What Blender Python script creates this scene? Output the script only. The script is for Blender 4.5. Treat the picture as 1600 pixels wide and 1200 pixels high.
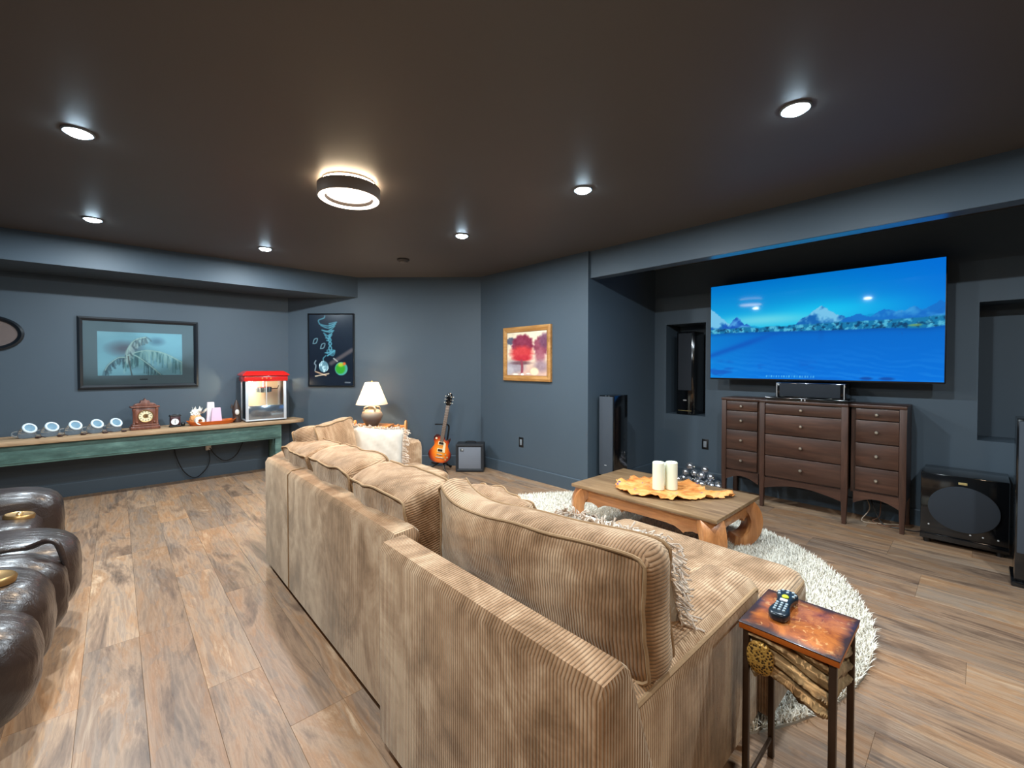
import bpy, bmesh, math, random
import numpy as np
from mathutils import Vector, Matrix

for o in list(bpy.data.objects): bpy.data.objects.remove(o)
SC = bpy.context.scene
COL = SC.collection
PI = math.pi
rnd = random.Random(7)

# ------------------------------------------------------------------ camera
F_PX, YAW, PITCH = 675.0, math.atan(620/675.0), math.radians(1.0)
cam_data = bpy.data.cameras.new('camera'); cam = bpy.data.objects.new('camera', cam_data)
COL.objects.link(cam); SC.camera = cam
cam.location = (0, 0, 1.30)
cam.rotation_euler = (PI/2-PITCH, 0, -YAW)
cam_data.sensor_width = 36.0; cam_data.lens = F_PX/1600*36
cam_data.shift_y = -(600-(571+F_PX*math.tan(PITCH)))/1600
cam_data.clip_start = 0.02

# ------------------------------------------------------------------ world, exposure
w = bpy.data.worlds.new('world'); SC.world = w; w.use_nodes = True
w.node_tree.nodes['Background'].inputs[0].default_value = (0.9, 0.85, 0.8, 1)
w.node_tree.nodes['Background'].inputs[1].default_value = 0.02
SC.view_settings.view_transform = 'Standard'; SC.view_settings.look = 'None'
SC.view_settings.gamma = 1.0; SC.view_settings.use_curve_mapping = False
SC.view_settings.exposure = 0.0
DOWN_W, FLUSH_W, LAMP_W, POP_W, TV_E = 42.0, 30.0, 19.0, 14.0, 1.15
COOL, WARM = (0.80, 0.92, 1.0), (1.0, 0.77, 0.54)

# ------------------------------------------------------------------ helpers
def S(r, g, b):
    f = lambda c: (c/255/12.92) if c/255 <= 0.04045 else ((c/255+0.055)/1.055)**2.4
    return (f(r), f(g), f(b))
def lin(a):
    a = np.asarray(a, float)/255
    return np.where(a <= 0.04045, a/12.92, ((a+0.055)/1.055)**2.4)

class NT:
    def __init__(s, name):
        s.m = bpy.data.materials.new(name); s.m.use_nodes = True; s.t = s.m.node_tree
        s.b = s.t.nodes['Principled BSDF']; s.out = s.t.nodes['Material Output']
    def set(s, nd, k, v):
        i = nd.inputs[k]
        if isinstance(v, bpy.types.NodeSocket): s.t.links.new(v, i)
        else: i.default_value = v
    def val(s, k, v):
        if isinstance(v, (tuple, list)) and len(v) == 3: v = (*v, 1)
        s.set(s.b, k, v)
    def math(s, op, a, b=0.0):
        nd = s.t.nodes.new('ShaderNodeMath'); nd.operation = op
        s.set(nd, 0, a); s.set(nd, 1, b); return nd.outputs[0]
    def mix(s, f, a, b):
        nd = s.t.nodes.new('ShaderNodeMix'); nd.data_type = 'RGBA'
        for i, v in ((0, f), (6, a), (7, b)):
            if isinstance(v, bpy.types.NodeSocket): s.t.links.new(v, nd.inputs[i])
            else: nd.inputs[i].default_value = (*v, 1) if isinstance(v, tuple) and len(v) == 3 else v
        return nd.outputs[2]
    def coord(s, kind='Object', scale=(1, 1, 1), loc=(0, 0, 0), rot=(0, 0, 0)):
        tc = s.t.nodes.new('ShaderNodeTexCoord'); mp = s.t.nodes.new('ShaderNodeMapping')
        mp.inputs['Scale'].default_value = scale; mp.inputs['Location'].default_value = loc
        mp.inputs['Rotation'].default_value = rot
        s.t.links.new(tc.outputs[kind], mp.inputs[0]); return mp.outputs[0]
    def noise(s, vec, scale, detail=4, rough=0.6, dist=0.0):
        nd = s.t.nodes.new('ShaderNodeTexNoise')
        s.t.links.new(vec, nd.inputs['Vector'])
        nd.inputs['Scale'].default_value = scale; nd.inputs['Detail'].default_value = detail
        nd.inputs['Roughness'].default_value = rough; nd.inputs['Distortion'].default_value = dist
        return nd.outputs['Fac']
    def ramp(s, f, stops):
        nd = s.t.nodes.new('ShaderNodeValToRGB'); s.t.links.new(f, nd.inputs[0])
        el = nd.color_ramp.elements
        while len(el) < len(stops): el.new(0.5)
        for e, (p, c) in zip(el, stops):
            e.position = p; e.color = (*c, 1) if len(c) == 3 else c
        return nd.outputs[0]
    def bump(s, h, strength=0.3, dist=0.01):
        nd = s.t.nodes.new('ShaderNodeBump'); s.t.links.new(h, nd.inputs['Height'])
        nd.inputs['Strength'].default_value = strength; nd.inputs['Distance'].default_value = dist
        s.t.links.new(nd.outputs[0], s.b.inputs['Normal'])

MATS = {}
def mat(name, col, rough=0.5, metal=0.0, var=0.0, vscale=20, bump=0.0, bscale=60, coat=0.0, emit=None, es=0.0, spec=0.5, trans=0.0):
    if name in MATS: return MATS[name]
    k = NT(name); k.val('Base Color', col); k.val('Roughness', rough); k.val('Metallic', metal)
    k.b.inputs['Specular IOR Level'].default_value = spec
    if var or bump:
        v = k.coord('Object')
        f = k.noise(v, vscale)
        if var:
            d = tuple(c*(1-var) for c in col); l = tuple(min(1, c*(1+var)) for c in col)
            k.t.links.new(k.mix(f, d, l), k.b.inputs['Base Color'])
        if bump: k.bump(k.noise(v, bscale), bump, 0.005)
    if coat: k.b.inputs['Coat Weight'].default_value = coat; k.b.inputs['Coat Roughness'].default_value = 0.08
    if emit: k.val('Emission Color', emit); k.b.inputs['Emission Strength'].default_value = es
    if trans: k.b.inputs['Transmission Weight'].default_value = trans
    MATS[name] = k.m; return k.m

ROOTM = {}
def root(name, label, cat, loc=(0, 0, 0), rz=0.0, group=None, rot=None):
    o = bpy.data.objects.new(name, None); COL.objects.link(o)
    o.empty_display_size = 0.05; o.location = loc
    o.rotation_euler = rot if rot else (0, 0, rz)
    tag(o, label, cat, group)
    ROOTM[o] = Matrix.Translation(loc) @ o.rotation_euler.to_matrix().to_4x4()
    return o
def tag(o, label, cat, group=None):
    o['label'] = label; o['category'] = cat
    if group: o['group'] = group
    return o
def fin(bm, name, m, parent=None, smooth=True, angle=35, world=False, stripe=None, kind=None, loc=None, label=None):
    bmesh.ops.recalc_face_normals(bm, faces=bm.faces[:])
    if world and parent is not None: bm.transform(ROOTM[parent].inverted())
    if stripe:
        uv = bm.loops.layers.uv.new('stripe')
        for f in bm.faces:
            n = f.normal; ay = abs(n.y)
            for l in f.loops:
                c = l.vert.co
                if ay > 0.62: u = c.z if stripe == 'cushion' else c.x
                else: u = c.y
                l[uv].uv = (u, 0)
    me = bpy.data.meshes.new(name); bm.to_mesh(me); bm.free()
    me.materials.append(m)
    if smooth:
        me.polygons.foreach_set('use_smooth', [True]*len(me.polygons))
        me.set_sharp_from_angle(angle=math.radians(angle))
    return link(name, me, parent, kind, loc, label)
def link(name, me, parent=None, kind=None, loc=None, label=None):
    o = bpy.data.objects.new(name, me); COL.objects.link(o)
    if parent is not None: o.parent = parent
    if loc: o.location = loc
    if kind: o['kind'] = kind
    if label: o['label'] = label
    return o
def struct(bm, name, m, **k):
    return fin(bm, name, m, kind='structure', **k)
def copy_tree(o, loc, rz=None, label=None, parent=None):
    c = o.copy(); COL.objects.link(c)
    if parent is None:
        c.location = loc
        if rz is not None: c.rotation_euler = (0, 0, rz)
        if label: c['label'] = label
    else: c.parent = parent
    for ch in [x for x in bpy.data.objects if x.parent == o]:
        copy_tree(ch, None, parent=c)
    return c

def box(bm, x0, x1, y0, y1, z0, z1, bev=0.0, seg=2, M=None):
    r = bmesh.ops.create_cube(bm, size=1.0)
    vs = r['verts']
    for v in vs:
        v.co = Vector(((x0+x1)/2+v.co.x*(x1-x0), (y0+y1)/2+v.co.y*(y1-y0), (z0+z1)/2+v.co.z*(z1-z0)))
        if M is not None: v.co = M @ v.co
    if bev > 0:
        es = list({e for v in vs for e in v.link_edges})
        bmesh.ops.bevel(bm, geom=es, offset=bev, segments=seg, profile=0.5, affect='EDGES', clamp_overlap=True)
def B(*a, **k):
    bm = bmesh.new(); box(bm, *a, **k); return bm
def prism(bm, pts, a, b, axis='z', bev=0.0, seg=2):
    """extrude a 2-D outline between a and b along axis; outline in the two other axes (xy, xz, yz)"""
    def P(p, t):
        return {'z': (p[0], p[1], t), 'y': (p[0], t, p[1]), 'x': (t, p[0], p[1])}[axis]
    v0 = [bm.verts.new(P(p, a)) for p in pts]; v1 = [bm.verts.new(P(p, b)) for p in pts]
    n = len(pts); fs = [bm.faces.new(v0[::-1]), bm.faces.new(v1)]
    for i in range(n): fs.append(bm.faces.new((v0[i], v0[(i+1) % n], v1[(i+1) % n], v1[i])))
    if bev > 0:
        es = [e for f in fs[:2] for e in f.edges]
        bmesh.ops.recalc_face_normals(bm, faces=fs)
        bmesh.ops.bevel(bm, geom=es, offset=bev, segments=seg, profile=0.5, affect='EDGES', clamp_overlap=True)
def lathe(bm, prof, n=24, c=(0, 0, 0), M=None, caps=True):
    rings = []
    for r, z in prof:
        ring = []
        for i in range(n):
            a = 2*PI*i/n
            p = Vector((r*math.cos(a), r*math.sin(a), z))
            if M is not None: p = M @ p
            ring.append(bm.verts.new(p+Vector(c)))
        rings.append(ring)
    for A, Bq in zip(rings, rings[1:]):
        for i in range(n): bm.faces.new((A[i], A[(i+1) % n], Bq[(i+1) % n], Bq[i]))
    if caps:
        bm.faces.new(rings[0][::-1]); bm.faces.new(rings[-1])
def L(prof, n=24, c=(0, 0, 0), M=None, caps=True):
    bm = bmesh.new(); lathe(bm, prof, n, c, M, caps); return bm
def tube(bm, pts, r, n=8, closed=False):
    P = [Vector(p) for p in pts]; k = len(P); rings = []; nrm = None
    for i in range(k):
        if closed: t = P[(i+1) % k]-P[i-1]
        else: t = P[min(i+1, k-1)]-P[max(i-1, 0)]
        t.normalize()
        if nrm is None:
            nrm = t.orthogonal().normalized()
        else:
            nrm = nrm - t*nrm.dot(t)
            if nrm.length < 1e-6: nrm = t.orthogonal()
            nrm.normalize()
        bn = t.cross(nrm); rr = r[i] if isinstance(r, (list, tuple)) else r
        rings.append([bm.verts.new(P[i]+nrm*rr*math.cos(2*PI*j/n)+bn*rr*math.sin(2*PI*j/n)) for j in range(n)])
    for i in range(k if closed else k-1):
        A, C = rings[i], rings[(i+1) % k]
        for j in range(n): bm.faces.new((A[j], A[(j+1) % n], C[(j+1) % n], C[j]))
    if not closed:
        bm.faces.new(rings[0][::-1]); bm.faces.new(rings[-1])
def T(pts, r, n=8, closed=False):
    bm = bmesh.new(); tube(bm, pts, r, n, closed); return bm
def bez(p0, p1, p2, p3, n=10):
    p0, p1, p2, p3 = map(Vector, (p0, p1, p2, p3))
    return [p0*(1-t)**3+p1*3*t*(1-t)**2+p2*3*t*t*(1-t)+p3*t**3 for t in [i/n for i in range(n+1)]]
def spline(pts, n=8, closed=False):
    P = [Vector(p) for p in pts]; k = len(P); out = []
    for i in range(k if closed else k-1):
        if closed: a, b, c, d = P[i-1], P[i], P[(i+1) % k], P[(i+2) % k]
        else: a, b, c, d = P[max(i-1, 0)], P[i], P[i+1], P[min(i+2, k-1)]
        for j in range(n):
            t = j/n
            out.append(0.5*((2*b)+(c-a)*t+(2*a-5*b+4*c-d)*t*t+(3*b-a-3*c+d)*t**3))
    if not closed: out.append(P[-1])
    return out
def wob(x, y, z, s=0):
    return (math.sin(7.1*x+3.3*y+s)*math.sin(5.3*y-4.1*z+1.7*s)+math.sin(11*z+6*x+2.3*s)*0.6)

def cushion_pt(u, v, q, Lh, Hh, Th, crown, sag, seed, wrinkle):
    """u along length (y), v height (z), q thickness (x), all -1..1 on the cube surface"""
    cr = (1-abs(u)**2.4)*(1-abs(v)**2.4)
    m = max(abs(u), abs(v)); k = 1.0
    if m > 0: k = m/((abs(u)**13+abs(v)**13)**(1/13.0))
    uu, vv = u*k, v*k
    b = (1-q*q)
    slack = .007*math.sin(3.1*u+seed)+.004*math.sin(6.3*u-2.1*seed)
    y = uu*Lh+math.copysign(1, u)*.014*b*(abs(u) > .999)-.012*u*(1-v*v)*(1-b)
    z = vv*Hh+math.copysign(1, v)*.016*b*(abs(v) > .999)
    if v > 0: z += v*(slack-sag*(1-u**4)*(1+.75*u))
    else: z += v*.25*slack
    x = q*Th*(.80+crown*cr)+wrinkle*2*math.sin(4*u+2*v+seed)*abs(q)
    e = (abs(u) > .999)+(abs(v) > .999)
    x += wrinkle*1.2*wob(u*1.6, v*1.6, q, seed)*q
    return Vector((x, y, z))
def cushion(bm, Ln, Hn, Tn, crown=0.25, seed=0.0, wrinkle=0.006, nu=30, nv=16, nq=6, M=None, round_e=0.0):
    """boxed cushion centred at the origin, length on y, height on z, thickness on x"""
    Lh, Hh, Th = Ln/2, Hn/2, Tn/2
    cache = {}
    def V(u, v, q):
        key = (round(u, 4), round(v, 4), round(q, 4))
        if key not in cache:
            uu, vv, qq = u, v, q
            p = cushion_pt(uu, vv, qq, Lh, Hh, Th, crown, round_e, seed, wrinkle)
            # soften edges
            e = sorted((abs(u), abs(v), abs(q)))
            if e[1] > 0.92:
                f = (e[1]-0.92)/0.08; p *= 1-0.012*f
            if M is not None: p = M @ p
            cache[key] = bm.verts.new(p)
        return cache[key]
    lin_ = lambda n: [-1+2*i/n for i in range(n+1)]
    U, Vv, Q = lin_(nu), lin_(nv), lin_(nq)
    def quad(f, A, Bq):
        for i in range(len(A)-1):
            for j in range(len(Bq)-1):
                try: bm.faces.new((f(A[i], Bq[j]), f(A[i+1], Bq[j]), f(A[i+1], Bq[j+1]), f(A[i], Bq[j+1])))
                except ValueError: pass
    for s in (-1, 1):
        quad(lambda a, b: V(a, b, s), U, Vv)
        quad(lambda a, b: V(a, s, b), U, Q)
        quad(lambda a, b: V(s, a, b), Vv, Q)
def cushion_loops(Ln, Hn, Tn, crown=0.25, seed=0.0, wrinkle=0.006, sag=0.0):
    out = []
    for q in (-1, 1):
        pts = []
        n = 30
        for i in range(n): pts.append((-1+2*i/n, 1))
        for i in range(16): pts.append((1, 1-2*i/16))
        for i in range(n): pts.append((1-2*i/n, -1))
        for i in range(16): pts.append((-1, -1+2*i/16))
        out.append([cushion_pt(u, v, q, Ln/2, Hn/2, Tn/2, crown, sag, seed, wrinkle) for u, v in pts])
    return out

def puff(bm, x0, x1, y0, y1, z0, z1, p=3.2, n=14, wr=0.0, seed=0.0, M=None):
    """soft stuffed block: super-ellipsoid filling the box"""
    cx, cy, cz = (x0+x1)/2, (y0+y1)/2, (z0+z1)/2; a, b, c = (x1-x0)/2, (y1-y0)/2, (z1-z0)/2
    cache = {}
    def V(q):
        key = tuple(round(t, 4) for t in q)
        if key not in cache:
            l = (sum(abs(t)**p for t in q))**(1/p)
            d = [t/l for t in q]
            k = 1+wr*wob(d[0]*1.4, d[1]*1.4, d[2]*1.4, seed)
            v = Vector((cx+a*d[0]*k, cy+b*d[1]*k, cz+c*d[2]*k))
            if M is not None: v = M @ v
            cache[key] = bm.verts.new(v)
        return cache[key]
    g = [math.tan((-1+2*i/n)*PI/4) for i in range(n+1)]
    for ax in range(3):
        for s in (-1, 1):
            for i in range(n):
                for j in range(n):
                    qs = []
                    for (ii, jj) in ((i, j), (i+1, j), (i+1, j+1), (i, j+1)):
                        q = [0, 0, 0]; q[ax] = s; q[(ax+1) % 3] = g[ii]; q[(ax+2) % 3] = g[jj]
                        qs.append(V(q))
                    bm.faces.new(qs)
def Pf(*a, **k):
    bm = bmesh.new(); puff(bm, *a, **k); return bm

def print_panel(name, P0, eu, ev, nu, nv, cols, m, parent=None, world=True, thick=None):
    """flat print: a grid with one colour per corner (row 0 at the bottom); eu, ev are edge vectors"""
    u = np.linspace(0, 1, nu); v = np.linspace(0, 1, nv)
    P0, eu, ev = np.array(P0, float), np.array(eu, float), np.array(ev, float)
    V = P0 + u[None, :, None]*eu + v[:, None, None]*ev
    V = V.reshape(-1, 3)
    if world and parent is not None:
        Mi = np.array(ROOTM[parent].inverted()); V = V @ Mi[:3, :3].T + Mi[:3, 3]
    idx = np.arange(nu*nv).reshape(nv, nu)
    Fq = np.stack([idx[:-1, :-1], idx[:-1, 1:], idx[1:, 1:], idx[1:, :-1]], -1).reshape(-1, 4)
    me = bpy.data.meshes.new(name); me.from_pydata(V.tolist(), [], Fq.tolist())
    ca = me.color_attributes.new('print', 'FLOAT_COLOR', 'POINT')
    c4 = np.ones((nu*nv, 4), np.float32); c4[:, :3] = np.clip(cols.reshape(-1, 3), 0, 1)
    ca.data.foreach_set('color', c4.ravel())
    me.materials.append(m)
    return link(name, me, parent)
def print_mat(name, rough=0.25, emit=0.0, spec=0.5):
    k = NT(name); a = k.t.nodes.new('ShaderNodeAttribute'); a.attribute_name = 'print'
    if emit:
        k.val('Base Color', (0.004, 0.004, 0.005)); k.t.links.new(a.outputs['Color'], k.b.inputs['Emission Color'])
        k.b.inputs['Emission Strength'].default_value = emit
    else: k.t.links.new(a.outputs['Color'], k.b.inputs['Base Color'])
    k.val('Roughness', rough); k.b.inputs['Specular IOR Level'].default_value = spec
    return k.m
class Canvas:
    def __init__(s, nu, nv, asp=1.0):
        s.u, s.v = np.meshgrid(np.linspace(0, 1, nu), np.linspace(0, 1, nv)); s.asp = asp
        s.c = np.zeros((nv, nu, 3)); s.rg = np.random.RandomState(3)
    def put(s, mask, col):
        mk = np.clip(mask, 0, 1)[..., None]; s.c = s.c*(1-mk)+np.array(col, float)*mk
    def blob(s, cx, cy, rx, ry, col, soft=0.3, a=1.0, n=0.0):
        ang = np.arctan2((s.v-cy)/ry, (s.u-cx)/rx)
        d = np.hypot((s.u-cx)/rx, (s.v-cy)/ry)*(1+n*np.sin(9*ang)+n*np.sin(17*ang+1)*.6)
        s.put(a*np.clip((1-d)/soft, 0, 1), col)
    def stroke(s, pts, wd, col, a=1.0, soft=None):
        soft = soft or wd*0.6
        P = spline([(p[0], p[1], 0) for p in pts], 6); d = np.full(s.u.shape, 9.0)
        for p, q in zip(P, P[1:]):
            px, py, qx, qy = p.x*s.asp, p.y, q.x*s.asp, q.y
            dx, dy = qx-px, qy-py; ll = dx*dx+dy*dy+1e-9
            t = np.clip(((s.u*s.asp-px)*dx+(s.v-py)*dy)/ll, 0, 1)
            d = np.minimum(d, np.hypot(s.u*s.asp-px-t*dx, s.v-py-t*dy))
        s.put(a*np.clip((wd+soft-d)/soft, 0, 1), col)
    def fbm(s, fx, fy, seed=0, oct=4):
        """value noise, about -1..1"""
        r = np.random.RandomState(seed); o = np.zeros(s.u.shape); amp, tot = 1.0, 0.0
        for k in range(oct):
            gx, gy = int(fx*2**k)+2, int(fy*2**k)+2; g = r.uniform(-1, 1, (gy+1, gx+1))
            X, Y = s.u*(gx-1), s.v*(gy-1); i, j = X.astype(int), Y.astype(int); a, b = X-i, Y-j
            a, b = a*a*(3-2*a), b*b*(3-2*b)
            o += amp*((g[j, i]*(1-a)+g[j, i+1]*a)*(1-b)+(g[j+1, i]*(1-a)+g[j+1, i+1]*a)*b); tot += amp; amp *= .6
        return o/tot*1.8
    def lin(s): return lin(s.c)

# ------------------------------------------------------------------ materials of the setting
def wall_paint(name, col, rough=.5):
    k = NT(name); v = k.coord('Object')
    f = k.noise(v, 1.3, 3); k.t.links.new(k.mix(f, tuple(c*.93 for c in col), tuple(c*1.07 for c in col)), k.b.inputs['Base Color'])
    k.val('Roughness', rough); k.b.inputs['Specular IOR Level'].default_value = 0.35
    k.bump(k.noise(v, 260, 2), 0.04, 0.002); return k.m
WALL = wall_paint('slate_wall_paint', S(71, 83, 93))
CEIL = wall_paint('charcoal_ceiling_paint', S(87, 82, 79))
TRIM = wall_paint('slate_trim_paint', S(69, 81, 91))
REFL = wall_paint('reflector_gloss_coat', S(71, 83, 93), .5)  # extra gloss for the added strip that mirrors the television
for i_, v_ in (('Coat Weight', 1.0), ('Coat Roughness', .18), ('Coat IOR', 1.7)): REFL.node_tree.nodes['Principled BSDF'].inputs[i_].default_value = v_

def plank_material():
    k = NT('weathered_oak_plank')
    oi = k.t.nodes.new('ShaderNodeObjectInfo'); geo = k.t.nodes.new('ShaderNodeNewGeometry')
    cmb = k.t.nodes.new('ShaderNodeCombineXYZ')
    for i in range(3): k.t.links.new(k.math('MULTIPLY', oi.outputs['Random'], (37.0, 91.0, 13.0)[i]), cmb.inputs[i])
    add = k.t.nodes.new('ShaderNodeVectorMath'); add.operation = 'ADD'
    k.t.links.new(geo.outputs['Position'], add.inputs[0]); k.t.links.new(cmb.outputs[0], add.inputs[1])
    def mp(sc):
        m = k.t.nodes.new('ShaderNodeMapping'); m.inputs['Scale'].default_value = sc
        k.t.links.new(add.outputs[0], m.inputs[0]); return m.outputs[0]
    broad = k.noise(mp((7.0, 1.25, 1)), 1.0, 7, 0.70, 0.7)
    patch = k.noise(mp((9, 1.8, 1)), 1.0, 4, 0.6, 0.5)
    grain = k.noise(mp((60, 4.5, 1)), 1.0, 5, 0.7, 0.8)
    wv = k.t.nodes.new('ShaderNodeTexWave'); wv.wave_type = 'BANDS'; wv.bands_direction = 'X'
    k.t.links.new(mp((7, 1.6, 1)), wv.inputs['Vector'])
    wv.inputs['Scale'].default_value = 2.4; wv.inputs['Distortion'].default_value = 14.0
    wv.inputs['Detail'].default_value = 2.0; wv.inputs['Detail Scale'].default_value = 0.6
    c1 = k.ramp(broad, [(0.32, S(92, 77, 66)), (0.42, S(136, 113, 95)), (0.50, S(172, 146, 122)), (0.58, S(164, 128, 96)), (0.68, S(204, 178, 150))])
    c1 = k.mix(k.math('MULTIPLY', k.math('GREATER_THAN', patch, 0.55), 0.38), c1, S(132, 124, 118))
    c2 = k.mix(k.math('MULTIPLY', k.math('SUBTRACT', 0.58, grain), 1.5), c1, S(92, 74, 62))
    sel = k.math('MULTIPLY', k.math('SUBTRACT', patch, 0.40), 2.0)
    c4 = k.mix(k.math('MULTIPLY', k.math('MULTIPLY', k.math('POWER', wv.outputs['Fac'], 4.0), 0.42), sel), c2, S(204, 180, 152))
    tone = k.ramp(oi.outputs['Random'], [(0.0, S(204, 200, 198)), (0.3, S(240, 228, 214)), (0.6, S(222, 211, 202)), (1.0, S(248, 244, 238))])
    mm = k.t.nodes.new('ShaderNodeMix'); mm.data_type = 'RGBA'; mm.blend_type = 'MULTIPLY'
    mm.inputs[0].default_value = 1.0; k.t.links.new(c4, mm.inputs[6]); k.t.links.new(tone, mm.inputs[7])
    k.t.links.new(mm.outputs[2], k.b.inputs['Base Color'])
    k.val('Roughness', 0.42); k.b.inputs['Specular IOR Level'].default_value = 0.4
    k.bump(grain, 0.12, 0.003); return k.m
PLANK = plank_material()
SUBF = mat('dark_subfloor', S(48, 38, 32), 0.9, var=0.2)

# ------------------------------------------------------------------ room shell
XT, XP, YC, YB, H = 4.784, 3.484, 2.67, 6.12, 2.44   # tv wall, painting wall, alcove side, back wall, ceiling
XL, YF = -2.6, -2.6
floor = struct(B(XL, XT+.6, YF, YB+.2, -0.10, -0.012), 'floor', SUBF, smooth=False)
pw, plen = 0.19, 1.24
meshes = {}
def plank_mesh(ln):
    key = round(ln, 3)
    if key not in meshes:
        bm = B(-pw/2+.0003, pw/2-.0003, -ln/2+.0003, ln/2-.0003, -0.011, 0.0, bev=0.0007, seg=1)
        me = bpy.data.meshes.new('plank'); bm.to_mesh(me); bm.free(); me.materials.append(PLANK); meshes[key] = me
    return meshes[key]
offs = [0.0, 0.42, 0.86, 0.21, 1.05, 0.63]
nrow = 0; x = -1.64
while x < XT:
    o = offs[(nrow*5+nrow//3) % 6]; y = -1.0-o
    while y < YB:
        y1 = min(y+plen, YB)
        if y1 > -0.75 and y1-y > .02:
            # keep to the triangle the camera can see and a step around it
            cx_, cy_ = x+pw/2, (y+y1)/2
            if cy_ > 0.05*0 - 0.7 and not (cx_ > XP+.1 and y > YC+.05):
                link('plank', plank_mesh(y1-y), floor, loc=(cx_, cy_, 0))
        y = y1
    x += pw; nrow += 1
struct(B(XL-.1, XT+.6, YF-.1, YB+.2, H, H+.12), 'ceiling', CEIL, smooth=False)
struct(B(XL, 1.9, YB, YB+.15, 0, H), 'wall_back', WALL, smooth=False)
bm = bmesh.new(); prism(bm, [(1.665, YB), (XP, 4.39), (XP, YB)], 0, H); struct(bm, 'wall_corner', WALL, smooth=False)
bm = bmesh.new(); box(bm, XP, XT+.5, YC, 4.39, 0, H); struct(bm, 'wall_right', WALL, smooth=False)
# tv wall with its two niches
bm = bmesh.new()
NZ0, NZ1, ND = 0.736, 1.776, 0.35
ny = [YF, -0.44, 0.02, 2.06, 2.522, YC]
for a, b, hole in ((0, 1, 0), (1, 2, 1), (2, 3, 0), (3, 4, 1), (4, 5, 0)):
    if not hole: box(bm, XT, XT+.5, ny[a], ny[b], 0, H)
    else:
        box(bm, XT, XT+.5, ny[a], ny[b], 0, NZ0); box(bm, XT, XT+.5, ny[a], ny[b], NZ1, H)
        box(bm, XT+ND, XT+.5, ny[a], ny[b], NZ0, NZ1)
struct(bm, 'wall_tv', WALL, smooth=False)
struct(B(XL-.1, XL, YF, YB, 0, H), 'wall_left', WALL, smooth=False)
struct(B(XL, XT+.5, YF-.1, YF, 0, H), 'wall_front', WALL, smooth=False)
bm = bmesh.new(); prism(bm, [(XL, 5.49), (2.325, 5.49), (1.665, YB), (XL, YB)], 2.18, H); struct(bm, 'soffit_back', WALL, smooth=False)
struct(B(3.515, 3.635, YF, YC, 2.174, H), 'beam_alcove', WALL, smooth=False)
struct(B(3.522, 3.633, YF, YC, 2.1725, 2.174), 'underside_reflector', REFL, smooth=False)  # thin strip added under the beam to catch the television's blue light
# baseboards
def board(name, a, b, side):
    a, b = Vector(a), Vector(b); d = (b-a).normalized(); n = Vector((-d.y, d.x))*side
    bm = bmesh.new()
    prism(bm, [(0, 0), (0, .128), (.004, .134), (.009, .134), (.014, .126), (.014, 0)], 0, (b-a).length, 'y')
    Mx = Matrix(((n.x, d.x, 0, a.x), (n.y, d.y, 0, a.y), (0, 0, 1, 0), (0, 0, 0, 1)))
    bm.transform(Mx); struct(bm, name, TRIM, smooth=False)
board('baseboard_back', (XL, YB), (1.665, YB), -1)
board('baseboard_corner', (1.665, YB), (XP, 4.39), -1)
board('baseboard_right', (XP, 4.39), (XP, YC), -1)
board('baseboard_alcove', (XP, YC), (XT, YC), -1)
board('baseboard_tv', (XT, YC), (XT, YF), -1)

# ------------------------------------------------------------------ ceiling lights
def area(name, parent, loc, watts, col, r, spread=PI, up=False):
    d = bpy.data.lights.new(name, 'AREA'); d.shape = 'DISK'; d.size = 2*r; d.energy = watts; d.color = col; d.spread = spread
    o = bpy.data.objects.new(name, d); COL.objects.link(o); o.parent = parent; o.location = loc
    if up: o.rotation_euler = (PI, 0, 0)
    return o
LENS = mat('cool_led_lens', (1, 1, 1), 0.4, emit=(0.62, 0.84, 1.0), es=90.0)
RIM = mat('recessed_light_rim', S(120, 128, 134), 0.4)
dl = root('recessed_downlight', 'recessed ceiling downlight nearest the camera on the left', 'ceiling light', (-0.12, 3.0, H), group='recessed ceiling downlights')
fin(L([(.049, 0), (.062, 0), (.062, -.004), (.056, -.009), (.049, -.006)], 32, caps=False), 'trim_ring', RIM, dl)
fin(L([(.049, -.003), (.047, -.010), (.038, -.018), (.020, -.022), (.001, -.022)], 32, caps=True), 'lens', LENS, dl)
area('led', dl, (0, 0, -.026), DOWN_W, COOL, 0.045)
for x, y, lb in ((-0.115, 4.70, 'recessed downlight by the back soffit, left one of the pair there'),
                 (1.09, 4.74, 'recessed downlight by the back soffit, right one of the pair there'),
                 (2.25, 3.10, 'recessed downlight nearest the smoke detector'),
                 (2.245, 1.765, 'recessed downlight in the middle of the row before the TV alcove'),
                 (2.235, 0.575, 'largest recessed downlight, above the area in front of the TV'),
                 (-0.12, 1.3, 'recessed downlight over the leather recliner, out of the picture'),
                 (2.235, -0.75, 'recessed downlight right of the camera, out of the picture')):
    copy_tree(dl, (x, y, H), label=lb)
FRG = mat('flush_light_grey_drum', S(126, 112, 100), 0.5)
WE = mat('warm_diffuser_ring', (1, 1, 1), 0.4, emit=(1.0, 0.86, 0.70), es=5.0)
WE2 = mat('warm_halo_strip', (1, 1, 1), 0.4, emit=(1.0, 0.78, 0.52), es=60.0)
WE3 = mat('warm_diffuser_disc', (1, 1, 1), 0.4, emit=(1.0, 0.93, 0.84), es=2.0)
fl = root('flush_ceiling_light', 'round drum flush-mount ceiling light with glowing warm ring', 'ceiling light', (1.09, 2.69, H))
fin(L([(.10, 0), (.10, -.035), (.16, -.036), (.16, 0)], 40, caps=False), 'ceiling_base', FRG, fl)
fin(L([(.150, -.010), (.162, -.010), (.162, -.026), (.150, -.026), (.150, -.010)], 48, caps=False), 'halo_strip', WE2, fl)
fin(L([(.172, -.030), (.186, -.030), (.186, -.098), (.180, -.102), (.172, -.100), (.172, -.030), (.10, -.030)], 48, caps=False), 'drum', FRG, fl)
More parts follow.
